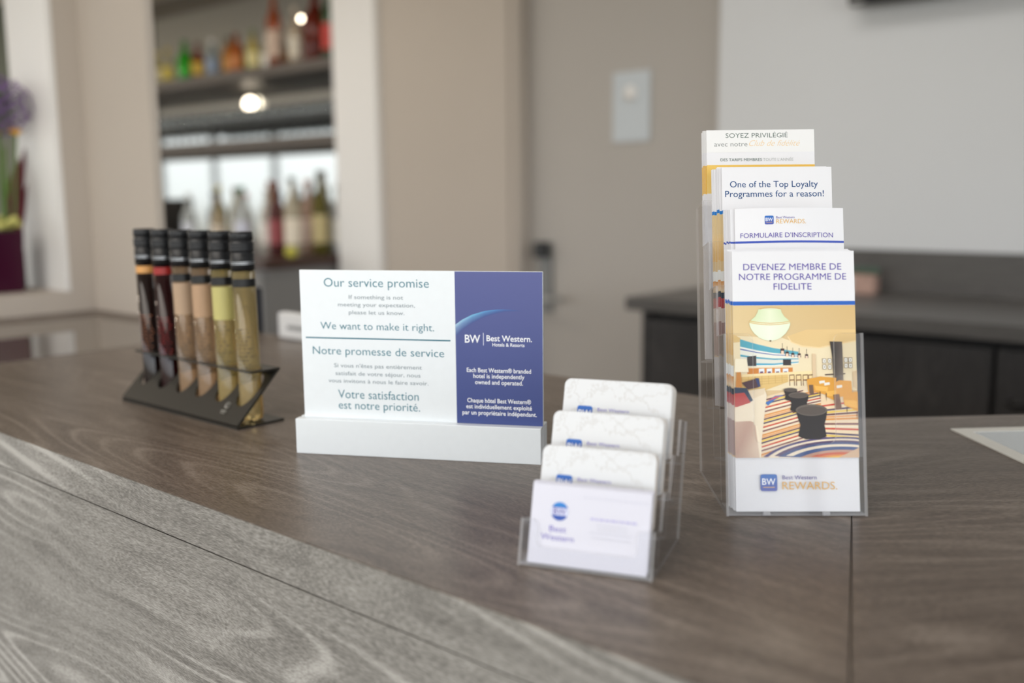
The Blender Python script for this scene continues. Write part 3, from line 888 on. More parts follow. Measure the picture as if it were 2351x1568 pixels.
def tube_liquid(name, rgb, trans, rough=0.03):
    m, n, l, p = new_mat(name)
    p.inputs['Base Color'].default_value = lin(rgb)
    p.inputs['Roughness'].default_value = rough
    p.inputs['Transmission Weight'].default_value = trans
    p.inputs['IOR'].default_value = 1.42
    return m
TUBES = [
    ('sample tube of near black wine with an amber neck band, leftmost in the stand', (30, 14, 12), 0.4, (206, 150, 84), None, (150, 92, 60)),
    ('sample tube of dark red wine with a red neck band, second from the left', (44, 8, 12), 0.5, (150, 30, 26), None, (140, 24, 24)),
    ('sample tube of rose gold wine with a peach label, right of the dark red one', (240, 206, 168), 0.87, (10, 10, 11), (172, 146, 120), (60, 54, 50)),
    ('sample tube with a peach label, left of the yellow labelled tube', (242, 208, 170), 0.87, (10, 10, 11), (174, 142, 112), (60, 54, 50)),
    ('sample tube of straw coloured wine with a yellow label, second from the right', (248, 226, 158), 0.87, (10, 10, 11), (186, 178, 112), (60, 54, 50)),
    ('sample tube of pale gold wine without a coloured label, rightmost and nearest', (250, 228, 168), 0.87, (10, 10, 11), None, (60, 54, 50))]
TR = 0.0128
face = R(-62)                       # labels face the reception side
cap_ring = plain('silver_ring', (176, 178, 182), 0.3, metal=0.8)
for i, (lab, rgb, tr, band, patch, ink) in enumerate(TUBES):
    t = thing('sample_tube', lab, 'tube', ((SX0 + SX1) / 2 + TUBX[i], 0.605 + 0.0345, TOP + 0.0036), 0, 'sample tubes in the dark metal stand')
    t.rotation_euler = (0, R(-1.6), 0)
    MB().lathe([(0.0001, 0.0004), (TR * 0.8, 0.0004), (TR * 0.96, 0.003), (TR, 0.007), (TR, 0.1695), (0.0001, 0.1695)], 40).build('filled_glass', tube_liquid('tube_wine_%d' % i, rgb, tr), t)
    c = MB()
    pr = [(0.0001, 0.2135), (TR * 0.96, 0.2135), (TR * 1.02, 0.2125), (TR * 1.02, 0.2045), (TR * 0.93, 0.2035), (TR * 0.93, 0.2022)]
    for k in range(3):
        pr += [(TR * 1.06, 0.2012 - k * 0.0034), (TR * 1.06, 0.1992 - k * 0.0034), (TR * 1.02, 0.1984 - k * 0.0034)]
    pr += [(TR * 0.95, 0.1908), (TR * 0.95, 0.1896), (TR * 1.03, 0.1888), (TR * 1.03, 0.181), (TR * 1.05, 0.1805), (TR * 1.05, 0.1765), (TR * 1.03, 0.176), (TR * 1.03, 0.170), (TR * 0.9, 0.170)]
    c.lathe(list(reversed(pr)), 36)
    cp_ = c.build('cap', M['black_soft'], t, label='ribbed black screw cap')
    MB().lathe([(TR * 1.056, 0.1772), (TR * 1.056, 0.1780)], 32).build('silver_ring', cap_ring, cp_)
    MB().lathe([(TR * 1.056, 0.1792), (TR * 1.056, 0.1799)], 32).build('silver_ring', cap_ring, cp_)
    bm = plain('tube_band_%d' % i, band, 0.4)
    z0 = 0.158 if i < 2 else 0.152
    MB().lathe([(TR * 1.008, z0), (TR * 1.008, z0 + 0.009)], 32).build('neck_band', bm, t)
    if patch:
        MB().lathe([(TR * 1.008, 0.112), (TR * 1.008, 0.150)], 28, a0=face - R(95), a1=face + R(95)).build('paper_label', plain('tube_label_%d' % i, patch, 0.5, noise=0.06, nscale=200), t)
    pt = MB()
    for k in range(11):
        zz = 0.060 + k * 0.0044
        a_ = face + R(-34 + rnd.uniform(-6, 6))
        while a_ < face + R(36):
            da = R(rnd.uniform(5, 22))
            pt.lathe([(TR * 1.009, zz), (TR * 1.009, zz + 0.0011)], 3, a0=a_, a1=a_ + da)
            a_ += da + R(rnd.uniform(5, 16))
    pt.build('printed_text', plain('tube_print_%d' % i, ink, 0.5), t, label='small printed lines')

# ------------------------------------------------------------------ service promise sign
SA = R(29.06)
SG = thing('counter_sign', 'white and blue service promise sign slotted in a white metal base', 'sign', (-0.8082, 0.5869, TOP), SA)
bs = MB()
bs.box(0.0005, 0.2505, 0.0, 0.0105, 0.0, 0.0355)
bs.box(0.0005, 0.2505, 0.0145, 0.032, 0.0, 0.0355)
bs.box(0.0005, 0.2505, 0.0105, 0.0145, 0.0, 0.008)
bs.build('base', M['brushed'], SG, 0.0006)
MB().box(0.006, 0.2508, 0.0108, 0.0142, 0.0082, 0.1836).build('panel', [M['brushed']], SG, 0.0003)
P = Print(0.0)
P.rect(165.2, 250.5, 34, 183.3, [(62, 76, 134), (62, 76, 134), (90, 96, 150), (88, 94, 148)])  # printed blue gradient, with some of the light put into its paler top
# the glowing limb of the planet
arc = [(165.3, 132.1), (172.1, 137.0), (181.8, 141.9), (194.2, 145.7), (205.1, 147.2), (213.3, 147.6), (224.1, 147.0), (232.1, 146.0)]
inner = [(165.3, 120.5), (172.1, 127.2), (181.8, 134.0), (194.2, 140.2), (205.1, 143.6), (213.3, 145.4), (224.1, 146.2), (232.1, 145.9)]
hot = [(170, 204, 226), (150, 200, 228), (118, 186, 222), (92, 160, 210), (80, 136, 194), (76, 116, 178), (76, 100, 160), (80, 92, 150)]
cold = [(70, 84, 144)] * 8
P.y -= 0.00001
for i in range(7):
    mids = [tuple((2 * arc[j][k] + inner[j][k]) / 3 for k in (0, 1)) for j in (i, i + 1)]
    mc = [tuple((hot[j][k] * 0.75 + cold[j][k] * 0.6) / 1.35 for k in range(3)) for j in (i, i + 1)]
    P.add([P.P(*arc[i]), P.P(*mids[0]), P.P(*mids[1]), P.P(*arc[i + 1])], [(0, 1, 2, 3)], col=[lin(hot[i]), lin(mc[0]), lin(mc[1]), lin(hot[i + 1])])
    P.add([P.P(*mids[0]), P.P(*inner[i]), P.P(*inner[i + 1]), P.P(*mids[1])], [(0, 1, 2, 3)], col=[lin(mc[0]), lin(cold[0]), lin(cold[0]), lin(mc[1])])
P.rect(10.4, 160.0, 115.6, 116.9, (50, 112, 130))
P.rect(192.5, 193.1, 112.5, 124.6, (220, 224, 240))
P.lines([
    ('Our service promise', 31.6, 139.4, 167.3, 8.5, 'teal', 0, 0), ('If something is not', 57.3, 113.1, 155.5, 3.7, 'grey', 1, 0),
    ('meeting your expectation,', 45.7, 124.9, 148.0, 3.7, 'grey', 1, 0), ('please let us know.', 56.8, 114.1, 140.4, 3.7, 'grey', 1, 0),
    ('We want to make it right.', 26.5, 143.8, 125.1, 7.1, 'teal', 0, 0), ('Notre promesse de service', 17.4, 153.4, 99.8, 7.8, 'teal', 0, 0),
    ("Si vous n'êtes pas entièrement", 39.5, 130.6, 87.1, 3.8, 'grey', 1, 0), ('satisfait de votre séjour, nous', 40.7, 129.0, 79.2, 3.8, 'grey', 1, 0),
    ('vous invitons à nous le faire savoir.', 33.0, 137.0, 71.6, 3.8, 'grey', 1, 0), ('Votre satisfaction', 42.8, 126.7, 55.9, 8.5, 'teal', 0, 0),
    ('est notre priorité.', 42.9, 127.8, 45.1, 8.0, 'teal', 0, 0), ('BW', 174.5, 189.7, 115.0, 7.4, 'white', 2, 0),
    ('Best Western.', 195.9, 240.3, 116.8, 5.6, 'white', 2, 0), ('Hotels & Resorts', 201.6, 233.0, 111.9, 3.2, 'white', 2, 0),
    ('Each Best Western® branded', 175.9, 239.2, 86.3, 4.1, 'white', 2, 0), ('hotel is independently', 182.3, 232.8, 80.6, 4.1, 'white', 2, 0),
    ('owned and operated.', 184.0, 231.2, 74.6, 4.1, 'white', 2, 0), ('Chaque hôtel Best Western®', 176.0, 239.0, 56.5, 4.1, 'white', 2, 0),
    ('est individuellement exploité', 174.9, 239.9, 50.5, 4.1, 'white', 2, 0), ('par un propriétaire indépendant.', 170.9, 244.6, 44.4, 4.1, 'white', 2, 0)])
P.build('printed_face', M['ink'], SG, label='blue panel and teal lettering').location = (0, 0.0107, 0)

# ------------------------------------------------------------------ acrylic holders
def holder(name, label, cat, base, ang, lean, W_, k, dn, dw, wtop, wing, cutw, nback, t, names):
    """tiered clear holder. local frame: x across, y back, z up; pockets lean back by `lean`"""
    H = thing(name, label, cat, base, ang)
    cl, sl_ = math.cos(lean), math.sin(lean)
    def T(s, n, w):
        return (s, n * cl + w * sl_, w * cl - n * sl_)
    tan = math.tan(lean)
    # stepped side panels
    prof = [(0.0, 0.0005)]
    for i in range(k):
        prof += [(dn * i, wtop + dw * i), (dn * (i + 1), wtop + dw * i)]
    prof[-1] = (nback, prof[-1][1])
    prof += [(nback, nback * tan + 0.0005)]
    for s0, s1 in ((0.0, t), (W_ - t, W_)):
        MB().prism(prof, lambda a, b, c: T(c, a, b), s0, s1, 0, 1).build('side_panel', [M['acrylic'], M['acrylic_edge']], H)
    MB().prism([(t, nback * tan + 0.001), (W_ - t, nback * tan + 0.001), (W_ - t, wtop + dw * (k - 1)), (t, wtop + dw * (k - 1))], lambda a, b, c: T(a, c, b), nback - t, nback, 0, 1).build('back_panel', [M['acrylic'], M['acrylic_edge']], H)
    for i in range(k):
        n0, w0 = dn * i, dw * i
        top = wtop + w0
        cb = w0 + cutw
        r = min(0.006, wing * 0.3)
        # U shaped front: two wings joined by a low wall
        def arcp(cx, cz, a, rr=r):
            return [(cx + rr * math.cos(R(a + 22.5 * j)), cz + rr * math.sin(R(a + 22.5 * j))) for j in range(5)]
        lo = w0 if i else 0.0009
        pl_ = [(t, lo), (W_ - t, lo), (W_ - t, top)]
        pl_ += arcp(W_ - wing + r, top - r, 90)
        pl_ += list(reversed(arcp(W_ - wing - r, cb + r, 270)))
        pl_ += list(reversed(arcp(wing + r, cb + r, 180)))
        pl_ += arcp(wing - r, top - r, 0)
        pl_ += [(t, top)]
        m_ = MB().prism(pl_, lambda a, b, c: T(a, c, b), n0, n0 + t, 0, 1)
        # floor of the pocket
        g_ = 0.0 if i else tan
        m_.prism([(n0 + t, w0 + g_ * t + 0.0004), (n0 + dn - 0.0005, w0 + g_ * dn + 0.0004), (n0 + dn - 0.0005, w0 + g_ * dn + t), (n0 + t, w0 + g_ * t + t)], lambda a, b, c: T(c, a, b), t, W_ - t, 0, 1)
        if i:
            lo = max(w0 - dw + t + 0.001, n0 * tan + t + 0.0016 if i == 1 else 0)
            m_.prism([(t, lo), (W_ - t, lo), (W_ - t, w0), (t, w0)], lambda a, b, c: T(a, c, b), n0, n0 + t, 0, 1)
        m_.build('pocket', [M['acrylic'], M['acrylic_edge']], H)
    for s in names:
        MB().prism([(-0.0014, 0.0012), (0.0018, 0.0012), (0.0018, 0.0042), (-0.0014, 0.0042)], lambda a, b, c: T(c, a, b), s - 0.0026, s + 0.0026).build('foot_clip', M['acrylic_edge'], H, 0.0005)
    return H, T, cl, sl_

A1, L1 = R(40), R(12)
BO = Vector((-0.3778, 0.6848, TOP))
e1 = Vector((math.cos(A1), math.sin(A1), 0)); e2 = Vector((-math.sin(A1), math.cos(A1), 0))
wv = math.cos(L1) * _up + math.sin(L1) * e2; nv = math.cos(L1) * e2 - math.sin(L1) * _up
holder('brochure_holder', 'tall clear acrylic four-tier holder full of hotel leaflets', 'holder', BO, A1, L1, 0.1118, 4, 0.031, 0.0425, 0.1463, 0.0235, 0.058, 0.1275, 0.002, (0.032, 0.079))

def leaf(label, w_mm, p, mat, bend=None, group=None):
    t = thing('leaflet', label, 'leaflet', group=group, mat=mat)
    m_ = MB()
    n_ = 14 if bend else 1
    vs, fs = [], []
    for j in range(n_ + 1):
        x = w_mm / 1000 * j / n_
        y = bend(x) if bend else 0.0
        vs += [(x, y, 0), (x, y, 0.21), (x, y + 0.0004, 0.21), (x, y + 0.0004, 0)]
    for j in range(n_):
        a, b = j * 4, j * 4 + 4
        for k in range(4):
            k2 = (k + 1) % 4
            fs.append((a + k, b + k, b + k2, a + k2))
    fs += [(0, 1, 2, 3), (n_ * 4 + 3, n_ * 4 + 2, n_ * 4 + 1, n_ * 4)]
    m_.add(vs, fs)
    m_.build('sheet', M['paper'], t)
    p.build('printed_face', M['ink'], t)
    return t
def seat(k, s_mm, n_mm, lift=0.0):
    return frame(BO + e1 * (s_mm / 1000) + nv * (0.031 * k + n_mm / 1000) + wv * (0.0425 * k + 0.0027 + lift + (0 if k else math.tan(L1) * n_mm / 1000)), e1, nv, wv)

# --- the lounge picture printed on the loyalty leaflets
def lounge(p, xl, xr, zb, zt, full=True):
    X = lambda u: xl + (xr - xl) * u / 1000.0
    Z = lambda v: zt - (zt - zb) * v / 1000.0
    def g(pts, col):
        if len(pts) > 2:
            p.poly([(X(min(1000, max(0, u))), Z(min(1000, max(0, v)))) for u, v in pts], col)
    def el(u, v, ru, rv, col, n=24):
        g([(u + ru * math.cos(2 * math.pi * i / n), v - rv * math.sin(2 * math.pi * i / n)) for i in range(n)], col)
    g([(0, 1000), (1000, 1000), (1000, 0), (0, 0)], [(226, 200, 160), (214, 186, 148), (214, 182, 126), (222, 198, 150)])
    if not full:
        g([(0, 330), (1000, 330), (1000, 140), (0, 140)], [(226, 186, 120), (206, 160, 90), (206, 170, 110), (226, 200, 150)])
        g([(0, 470), (1000, 470), (1000, 400), (0, 400)], (236, 238, 236))
        g([(0, 540), (1000, 540), (1000, 470), (0, 470)], [(240, 220, 190), (120, 70, 30), (150, 90, 30), (214, 150, 80)])
        g([(0, 590), (300, 590), (300, 550), (0, 550)], (58, 70, 84))
        g([(0, 660), (300, 660), (300, 590), (0, 590)], (190, 78, 82))
        g([(0, 760), (300, 760), (300, 660), (0, 660)], (226, 214, 204))
        g([(0, 990), (300, 990), (300, 760), (0, 760)], (176, 148, 142))
        return
    g([(0, 560), (1000, 560), (1000, 235), (700, 285), (560, 262), (400, 215), (0, 200)], (238, 222, 186))
    g([(0, 190), (0, 245), (60, 240), (60, 215)], (222, 190, 130))
    g([(440, 205), (470, 245), (560, 275), (700, 285), (1000, 240), (1000, 160), (600, 160)], (228, 196, 138))
    g([(440, 205), (470, 245), (560, 275), (700, 285), (1000, 240), (1000, 232), (700, 276), (565, 266), (478, 240), (450, 206)], (240, 214, 164))
    # banded blue wall above the bar
    for v0, v1, c in ((0, 52, (92, 172, 192)), (52, 66, (240, 240, 232)), (66, 74, (70, 96, 170)), (74, 108, (236, 236, 224)), (108, 122, (86, 166, 188)), (122, 160, (226, 226, 216)), (160, 176, (72, 168, 200)), (176, 190, (240, 240, 230))):
        u0 = [(55, 222), (190, 255), (330, 282), (530, 306)]
        g([(u, v + v0 * (1.0 - u / 900)) for u, v in u0] + [(u, v + v1 * (1.0 - u / 900)) for u, v in reversed(u0)], c)
    g([(110, 338), (185, 330), (185, 400), (110, 400)], (70, 66, 66))
    g([(402, 356), (468, 356), (468, 396), (402, 396)], (56, 54, 56))
    g([(110, 415), (480, 410), (480, 448), (110, 455)], (214, 136, 62))
    for u in (205, 268, 335, 400):
        g([(u, 418), (u + 44, 416), (u + 44, 444), (u, 447)], (232, 238, 244))
        g([(u + 8, 436), (u + 34, 434), (u + 34, 446), (u + 8, 447)], (120, 90, 120))
    g([(50, 470), (440, 455), (440, 505), (250, 560), (50, 560)], (226, 192, 124))
    for i in range(7):
        g([(60 + i * 55, 470 - i * 2), (64 + i * 55, 470 - i * 2), (64 + i * 55, 545 - i * 6), (60 + i * 55, 545 - i * 6)], (206, 168, 98))
    for i in range(3):
        g([(50, 490 + i * 20), (440, 475 + i * 14), (440, 477 + i * 14), (50, 493 + i * 20)], (206, 168, 98))
    g([(50, 456), (640, 432), (640, 452), (440, 456), (50, 472)], (246, 224, 172))
    g([(440, 456), (640, 450), (640, 480), (560, 500), (440, 505)], (238, 214, 160))
    for u in (450, 505, 560, 605):                         # bar stools
        for du in (0, 38):
            g([(u + du, 462), (u + du + 5, 462), (u + du + 7, 530), (u + du + 1, 530)], (120, 74, 44))
        g([(u, 490), (u + 42, 488), (u + 42, 495), (u, 497)], (130, 84, 50))
        g([(u, 458), (u + 42, 456), (u + 42, 462), (u, 464)], (110, 66, 40))
    for u, v, k in ((398, 285, 1.25), (436, 305, 1.1), (482, 315, 1.0), (534, 318, 1.0), (594, 323, 0.95)):   # pendants
        g([(u, v - 35), (u + 3, v - 35), (u + 3, v), (u, v)], (70, 56, 50))
        g([(u - 11 * k, v), (u + 13 * k, v), (u + 15 * k, v + 26 * k), (u - 13 * k, v + 26 * k)], (64, 44, 44))
        g([(u - 8 * k, v + 12 * k), (u + 10 * k, v + 12 * k), (u + 10 * k, v + 30 * k), (u - 8 * k, v + 30 * k)], (244, 214, 190))
    # chandelier
    el(305, 26, 92, 14, (212, 172, 110)); el(305, 29, 84, 11, (226, 232, 200))
    prof = [(92, 24), (98, 45), (118, 72), (150, 95), (167, 110), (166, 128), (154, 155), (128, 185), (90, 212), (48, 228), (10, 234)]
    for (ra, va), (rb_, vb_) in zip(prof[:-1], prof[1:]):
        up_ = va < 100
        ca, cb_ = ((216, 230, 188), (234, 240, 210)) if up_ else ((232, 244, 214), (240, 248, 226))
        g([(300 - ra, va), (300, va + ra * 0.06), (300, vb_ + rb_ * 0.06), (300 - rb_, vb_)], [ca, cb_, cb_, ca])
        g([(300, va + ra * 0.06), (300 + ra, va), (300 + rb_, vb_), (300, vb_ + rb_ * 0.06)], [cb_, ca, ca, cb_])
    for dv in (0, 10):
        g([(133, 100 + dv), (220, 112 + dv), (300, 116 + dv), (380, 113 + dv), (467, 103 + dv), (467, 107 + dv), (380, 118 + dv), (300, 121 + dv), (220, 117 + dv), (133, 105 + dv)], (222, 184, 112))
    g([(292, 230), (312, 230), (306, 240), (298, 240)], (120, 96, 60))
    # pictures, column
    for u, v in ((722, 352), (766, 352), (722, 392), (766, 392), (898, 346), (934, 346), (898, 384), (934, 384)):
        g([(u, v), (u + 30, v), (u + 30, v + 32), (u, v + 32)], (150, 136, 120)); g([(u + 4, v + 4), (u + 26, v + 4), (u + 26, v + 28), (u + 4, v + 28)], (246, 244, 236))
        g([(u + 12, v + 10), (u + 18, v + 10), (u + 18, v + 22), (u + 12, v + 22)], (120, 112, 104))
    g([(640, 320), (668, 322), (668, 480), (640, 480)], (222, 196, 160))
    g([(740, 455), (905, 448), (905, 456), (740, 463)], (90, 70, 60))
    g([(785, 240), (884, 242), (886, 300), (888, 500), (812, 520), (800, 330)], [(52, 44, 40), (96, 86, 80), (104, 94, 88), (126, 114, 104), (70, 58, 52), (44, 38, 36)])
    g([(965, 440), (1000, 430), (1000, 560), (970, 540)], (216, 190, 150))
    # floor and striped carpet
    g([(250, 600), (640, 520), (1000, 600), (1000, 760), (250, 760)], (232, 212, 180))
    g([(240, 610), (400, 570), (640, 560), (830, 640), (1000, 720), (1000, 905), (180, 1000), (170, 960), (200, 800)], (240, 214, 176))
    cyc = [(98, 50, 66), (240, 222, 196), (206, 66, 52), (238, 206, 84), (226, 150, 70), (246, 236, 214), (70, 54, 92), (236, 170, 110), (122, 70, 80), (246, 226, 190)]
    for i in range(30):
        v = 620 + i * 13
        u0 = 238 - (v - 620) * 0.16
        g([(u0, v), (560, v - 62 - i * 1.2), (560, v - 54 - i * 1.2), (u0, v + 9)], cyc[(i * 3) % 10])
    for i in range(20):
        v = 690 + i * 14.5
        g([(700, v - 30), (1000, v - 62 + i * 4), (1000, v - 52 + i * 4), (700, v - 20)], cyc[(i * 7 + 2) % 10])
    for i in range(14):
        v = 565 + i * 9
        g([(470, v + 20), (700, v - 20), (700, v - 13), (470, v + 27)], cyc[(i * 3 + 1) % 10])
    g([(250, 640), (330, 596), (400, 590), (330, 620), (270, 660)], (70, 120, 190)); g([(262, 634), (330, 602), (380, 598), (320, 616)], (220, 90, 60))
    # sweeping rings in the near corner
    for k, c in ((1.0, (84, 74, 120)), (0.95, (238, 222, 200)), (0.90, (90, 70, 104)), (0.85, (70, 84, 130)), (0.79, (240, 226, 204)), (0.72, (66, 88, 138)), (0.63, (196, 152, 130)), (0.56, (206, 96, 66)), (0.50, (224, 140, 70)), (0.45, (240, 190, 76))):
        g([(860 + 700 * k * math.cos(R(a)), 1090 - 225 * k * math.sin(R(a))) for a in range(20, 180, 5) if 1090 - 225 * k * math.sin(R(a)) < 1000] + [(860 + 600 * k, 1000)], c)
    g([(830, 1000), (1000, 935), (1000, 1000)], (214, 182, 150))
    # yellow armchairs
    for pts in ([(590, 490), (640, 480), (650, 560), (600, 570)], [(640, 480), (700, 470), (830, 480), (820, 580), (760, 595), (650, 570)], [(735, 555), (850, 495), (950, 500), (955, 570), (880, 600), (800, 625), (740, 600)], [(875, 580), (1000, 570), (1000, 700), (890, 660)]):
        g(pts, (224, 160, 58))
    for pts in ([(650, 530), (760, 540), (755, 570), (660, 560)], [(745, 570), (830, 560), (825, 600), (750, 598)], [(890, 625), (990, 630), (995, 680), (895, 660)]):
        g(pts, (240, 184, 84))
    for u, v in ((690, 500), (730, 512), (830, 530)):
        g([(u, v), (u + 44, v - 4), (u + 46, v + 12), (u + 2, v + 18)], (236, 234, 226))
    g([(800, 590), (850, 585), (870, 680), (815, 690)], (120, 84, 58)); g([(605, 525), (640, 525), (645, 585), (610, 585)], (110, 84, 66))
    for u, v in ((690, 590), (740, 600), (830, 640), (905, 690), (985, 720)):
        g([(u, v - 20), (u + 10, v - 20), (u + 5, v + 35)], (96, 54, 34))
    # drum tables
    for u, v, ru, rv, hh in ((455, 557, 56, 13, 70), (520, 592, 82, 20, 110), (622, 690, 128, 38, 190)):
        g([(u - ru, v), (u + ru, v), (u + ru * 0.92, v + hh * 0.28), (u + ru * 0.80, v + hh * 0.5), (u + ru * 0.92, v + hh * 0.9), (u + ru * 0.5, v + hh), (u - ru * 0.4, v + hh), (u - ru * 0.86, v + hh * 0.9), (u - ru * 0.72, v + hh * 0.5), (u - ru * 0.85, v + hh * 0.3)], (40, 34, 34))
        el(u, v, ru, rv, (104, 94, 86)); el(u, v + rv * 0.08, ru * 0.9, rv * 0.75, (88, 78, 72))
    # sofa, cushions, table lamp
    g([(0, 640), (240, 545), (262, 590), (210, 910), (165, 900), (150, 765), (0, 770)], (238, 224, 200))
    g([(0, 600), (120, 560), (250, 545), (240, 585), (130, 620), (0, 680)], (228, 210, 182))
    g([(0, 765), (130, 760), (165, 790), (190, 930), (200, 1000), (0, 1000)], [(204, 172, 152), (190, 154, 134), (206, 178, 158), (222, 200, 178), (214, 190, 168), (182, 146, 128)])
    g([(165, 790), (178, 790), (214, 935), (204, 1000), (196, 1000), (186, 930)], (244, 230, 206))
    g([(0, 540), (100, 545), (150, 625), (120, 640), (60, 585), (0, 585)], (52, 66, 88))
    g([(0, 580), (80, 575), (130, 640), (20, 668), (0, 668)], (186, 64, 60))
    g([(60, 510), (170, 485), (200, 540), (110, 555)], (84, 60, 66)); g([(170, 480), (200, 480), (212, 535), (195, 538)], (54, 66, 110))
    g([(20, 440), (55, 440), (62, 540), (10, 540)], (206, 140, 70))
    g([(10, 352), (105, 352), (118, 440), (2, 440)], (250, 240, 214))

# tier 1: the loyalty leaflet at the front
p = Print()
p.lines([('DEVENEZ MEMBRE DE', 9.1, 88.2, 194.5, 5.2, 'purple', 1, 0), ('NOTRE PROGRAMME DE', 5.5, 91.9, 186.4, 5.2, 'purple', 1, 0), ('FIDELITE', 33.3, 63.9, 178.4, 5.2, 'purple', 1, 0)])
p.rect(0, 98.5, 165.8, 169.0, (38, 98, 190))
lounge(p, 0, 98.5, 42.9, 165.6)
logo(p, 19.4, 16.3, 13.4)
p.lines([('Best Western', 37.0, 64.1, 25.7, 3.1, 'lpurple', 1, 0), ('REWARDS.', 36.8, 80.4, 17.7, 6.0, 'amber', 1, 0)])
leaf('front leaflet headed DEVENEZ MEMBRE DE, with a lounge picture, in the lowest pocket', 98.5, p, seat(0, 8.8, 5.0))
def backs(k, s0, n0, w_mm, p, label, group, count, step, jit, slide):
    first = leaf(label, w_mm, p, seat(k, s0, n0, 0.0), group=group)
    for i in range(1, count):
        dup(first, mat=seat(k, s0 - slide * i + rnd.uniform(-jit, jit), n0 + step * i, rnd.uniform(0, 0.0015)), group=group)
p = Print(); p.rect(0, 98.5, 165.8, 169.0, (38, 98, 190)); lounge(p, 0, 98.5, 42.9, 165.6, False)
backs(0, 7.4, 7.6, 98.5, p, 'leaflet behind the front leaflet of the lowest pocket, only its left edge showing', 'leaflets stacked in the lowest pocket', 6, 1.7, 0.3, 0.45)

# tier 2: the enrolment form
bend2 = lambda x: 0.0042 * math.cos((x / 0.0915 - 0.5) * math.pi * 1.0) * -1.0
p = Print(bend=bend2)
logo(p, 24.5, 196.0, 7.4)
p.lines([('Best Western', 34.0, 49.4, 200.9, 1.9, 'purple', 1, 0), ('REWARDS.', 34.0, 58.9, 196.6, 3.7, 'amber', 1, 0), ('FORMULAIRE D’INSCRIPTION', 4.3, 82.0, 184.8, 4.0, 'purple', 1, 0)])
p.rect(0, 91.4, 180.2, 182.0, [(52, 98, 190), (92, 76, 172), (92, 76, 172), (52, 98, 190)] if False else (66, 88, 182))
for i in range(14):
    p.rect(3.4 + i * 4.3, 3.4 + i * 4.3 + rnd.uniform(2.0, 3.6), 171.6, 172.6, (170, 170, 174))
leaf('front form headed FORMULAIRE D’INSCRIPTION in the second pocket from below', 91.4, p, seat(1, 18.5, 7.4), bend=bend2)
p = Print(); p.rect(0, 91.4, 180.6, 182.2, (66, 88, 182))
backs(1, 15.0, 9.5, 92.0, p, 'form behind the front one in the second pocket, only its left edge showing', 'forms stacked in the second pocket', 6, 1.6, 0.3, 0.8)

# tier 3
p = Print()
p.lines([('One of the Top Loyalty', 7.0, 83.9, 192.4, 5.5, 'navy', 1, 0), ('Programmes for a reason!', 2.7, 88.9, 183.8, 5.5, 'navy', 1, 0)])
p.rect(0, 96, 169.0, 172.0, (28, 124, 204)); lounge(p, 0, 96, 42.9, 168.8, False)
leaf('front leaflet headed One of the Top Loyalty Programmes in the third pocket from below', 96, p, seat(2, 13.6, 5.5))
p = Print(); p.rect(0, 96, 169.0, 172.0, (28, 124, 204)); lounge(p, 0, 96, 42.9, 168.8, False)
backs(2, 11.6, 8.0, 96, p, 'leaflet behind the front one in the third pocket, only its left edge showing', 'leaflets stacked in the third pocket', 6, 1.6, 0.4, 1.1)

# tier 4
p = Print()
p.rect(0, 98, 189.3, 210, (236, 236, 236)); p.rect(0, 98, 151.3, 177.6, [(240, 208, 128), (236, 190, 88), (232, 184, 80), (236, 196, 100)])
p.lines([('SOYEZ PRIVILÉGIÉ', 17.5, 74.0, 202.8, 4.2, 'green', 0, 0), ('avec notre', 7.0, 37.2, 194.8, 4.4, 'dgrey', 0, 0), ('Club de fidélité', 38.8, 85.1, 195.0, 5.4, 'gold', -1, 0.45),
         ('DES TARIFS MEMBRES', 12.5, 50.1, 181.1, 2.6, 'green', 1, 0), ('TOUTE L’ANNÉE', 51.3, 78.7, 181.1, 2.6, 'lgrey', 0, 0)])
p.rect(0, 30, 120, 140, (226, 226, 230)); p.rect(4, 30, 60, 82, (226, 196, 140))
leaf('front leaflet headed SOYEZ PRIVILÉGIÉ in the topmost pocket at the back', 98, p, seat(3, 6.2, 6.5))
p = Print(); p.rect(0, 98, 189.3, 210, (236, 236, 236)); p.rect(0, 98, 151.3, 177.6, (236, 190, 88))
backs(3, 5.2, 9.0, 98, p, 'leaflet behind the front one in the topmost pocket, only its left edge showing', 'leaflets stacked in the topmost pocket', 5, 1.8, 0.3, 0.5)

# ------------------------------------------------------------------ business card holder
A2, L2 = R(20.5), R(16)
CO = Vector((-0.4369, 0.4987, TOP))
c1 = Vector((math.cos(A2), math.sin(A2), 0)); c2 = Vector((-math.sin(A2), math.cos(A2), 0))
cw = math.cos(L2) * _up + math.sin(L2) * c2; cn = math.cos(L2) * c2 - math.sin(L2) * _up
holder('card_holder', 'small clear acrylic four-tier holder with white cards', 'holder', CO, A2, L2, 0.0955, 4, 0.021, 0.0265, 0.033, 0.0125, 0.0148, 0.0865, 0.0018, ())
def cseat(k, s_mm, n_mm, lift=0.0):
    return frame(CO + c1 * (s_mm / 1000) + cn * (0.021 * k + n_mm / 1000) + cw * (0.0265 * k + 0.0022 + lift + (0 if k else math.tan(L2) * n_mm / 1000)), c1, cn, cw)
def card(name, label, cat, w_mm, h_mm, r, th, p, mat, face, group=None):
    t = thing(name, label, cat, group=group, mat=mat)
    pts = []
    for cx, cz, a in ((w_mm - r, h_mm - r, 0), (r, h_mm - r, 90), (r, r, 180), (w_mm - r, r, 270)):
        pts += [(cx + r * math.cos(R(a + 18 * i)), cz + r * math.sin(R(a + 18 * i))) for i in range(6)] if r > 0.2 else [(cx, cz)]
    MB().prism([(a / 1000, b / 1000) for a, b in pts], lambda a, b, c: (a, c, b), 0.0, th, 0, 1).build('card_body', [face, M['card_edge']], t)
    if p is not None:
        p.build('printed_face', M['ink'], t)
    return t
p = Print()
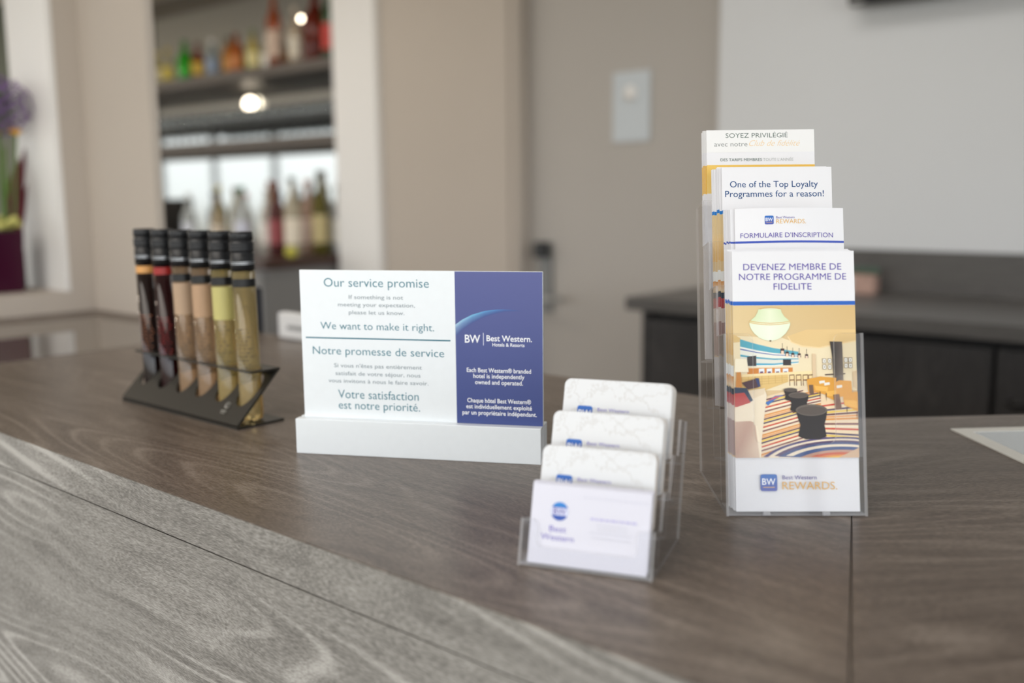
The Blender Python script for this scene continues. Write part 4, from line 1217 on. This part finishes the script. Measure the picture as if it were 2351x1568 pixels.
p.disc(20.8, 36.9, 6.4, 6.4, (50, 84, 168)); p.disc(20.8, 36.9, 6.4, 6.4, (46, 128, 204), a0=30, a1=150)
p.rect(14.6, 27.0, 34.2, 39.4, (206, 210, 232)); p.text('BW', 16.2, 25.4, 34.8, 4.0, 'lpurple', 2)
p.text('Best', 14.3, 26.6, 22.8, 4.0, 'cardpurple', 1); p.text('Western', 8.7, 32.5, 16.9, 4.0, 'cardpurple', 1)
for x0, x1, z, hh, c in ((37, 82.8, 47.7, 0.8, (206, 206, 220)), (43.3, 76, 33.4, 1.5, (186, 182, 220)), (47.7, 71.2, 30, 0.8, (204, 204, 216)), (48, 70, 27.4, 0.8, (206, 206, 216)), (43.4, 72.6, 24.7, 0.8, (204, 204, 216)), (45.2, 72.9, 21.3, 0.8, (206, 206, 218))):
    x = x0
    while x < x1 - 1:
        d_ = rnd.uniform(1.2, 4.0)
        p.rect(x, min(x1, x + d_), z, z + hh, c)
        x += d_ + 0.8
card('business_card', 'front white business card with a round blue emblem in the lowest card pocket', 'card', 85, 55, 0.0, 0.0004, p, cseat(0, 6.0, 3.0), M['card'])
first = card('business_card', 'white business card behind the front one in the lowest card pocket', 'card', 85, 55, 0.0, 0.0004, None, cseat(0, 5.6, 4.6), M['card'], 'business cards stacked in the lowest pocket')
for i in range(1, 6):
    dup(first, mat=cseat(0, 5.6 + rnd.uniform(-0.6, 0.6), 4.6 + 0.9 * i, rnd.uniform(0, 0.0008)), group='business cards stacked in the lowest pocket')
WHERE = {1: 'second card pocket from below', 2: 'third card pocket from below', 3: 'topmost card pocket'}
for k in (1, 2, 3):
    p = Print()
    p.rrect(11.5, 23.6, 25.0, 36.4, 1.8, ((70, 84, 166), (50, 108, 190)))
    p.text('BW', 12.6, 22.5, 28.6, 4.6, 'white', 2)
    p.text('Best Western', 27.5, 52.0, 32.9, 2.5, 'cardpurple', 1)
    for i in range(7):
        p.rect(27.5 + i * 6, 27.5 + i * 6 + rnd.uniform(3, 5), 28.6, 29.6, (196, 172, 160))
    grp = 'key cards stacked in the ' + WHERE[k]
    card('key_card', 'front white key card with faint map lines in the ' + WHERE[k], 'card', 83.5, 56.8, 5.5, 0.0008, p, cseat(k, 3.0 if k > 1 else 4.2, 2.6), M['map_paper'])
    first = card('key_card', 'white key card behind the front one in the ' + WHERE[k], 'card', 83.5, 56.8, 5.5, 0.0011, None, cseat(k, 3.6, 3.6), M['map_paper'], grp)
    for i in range(1, 9):
        dup(first, mat=cseat(k, 3.6 + rnd.uniform(-0.3, 0.5), 3.6 + 1.22 * i, rnd.uniform(0, 0.0005)), group=grp)
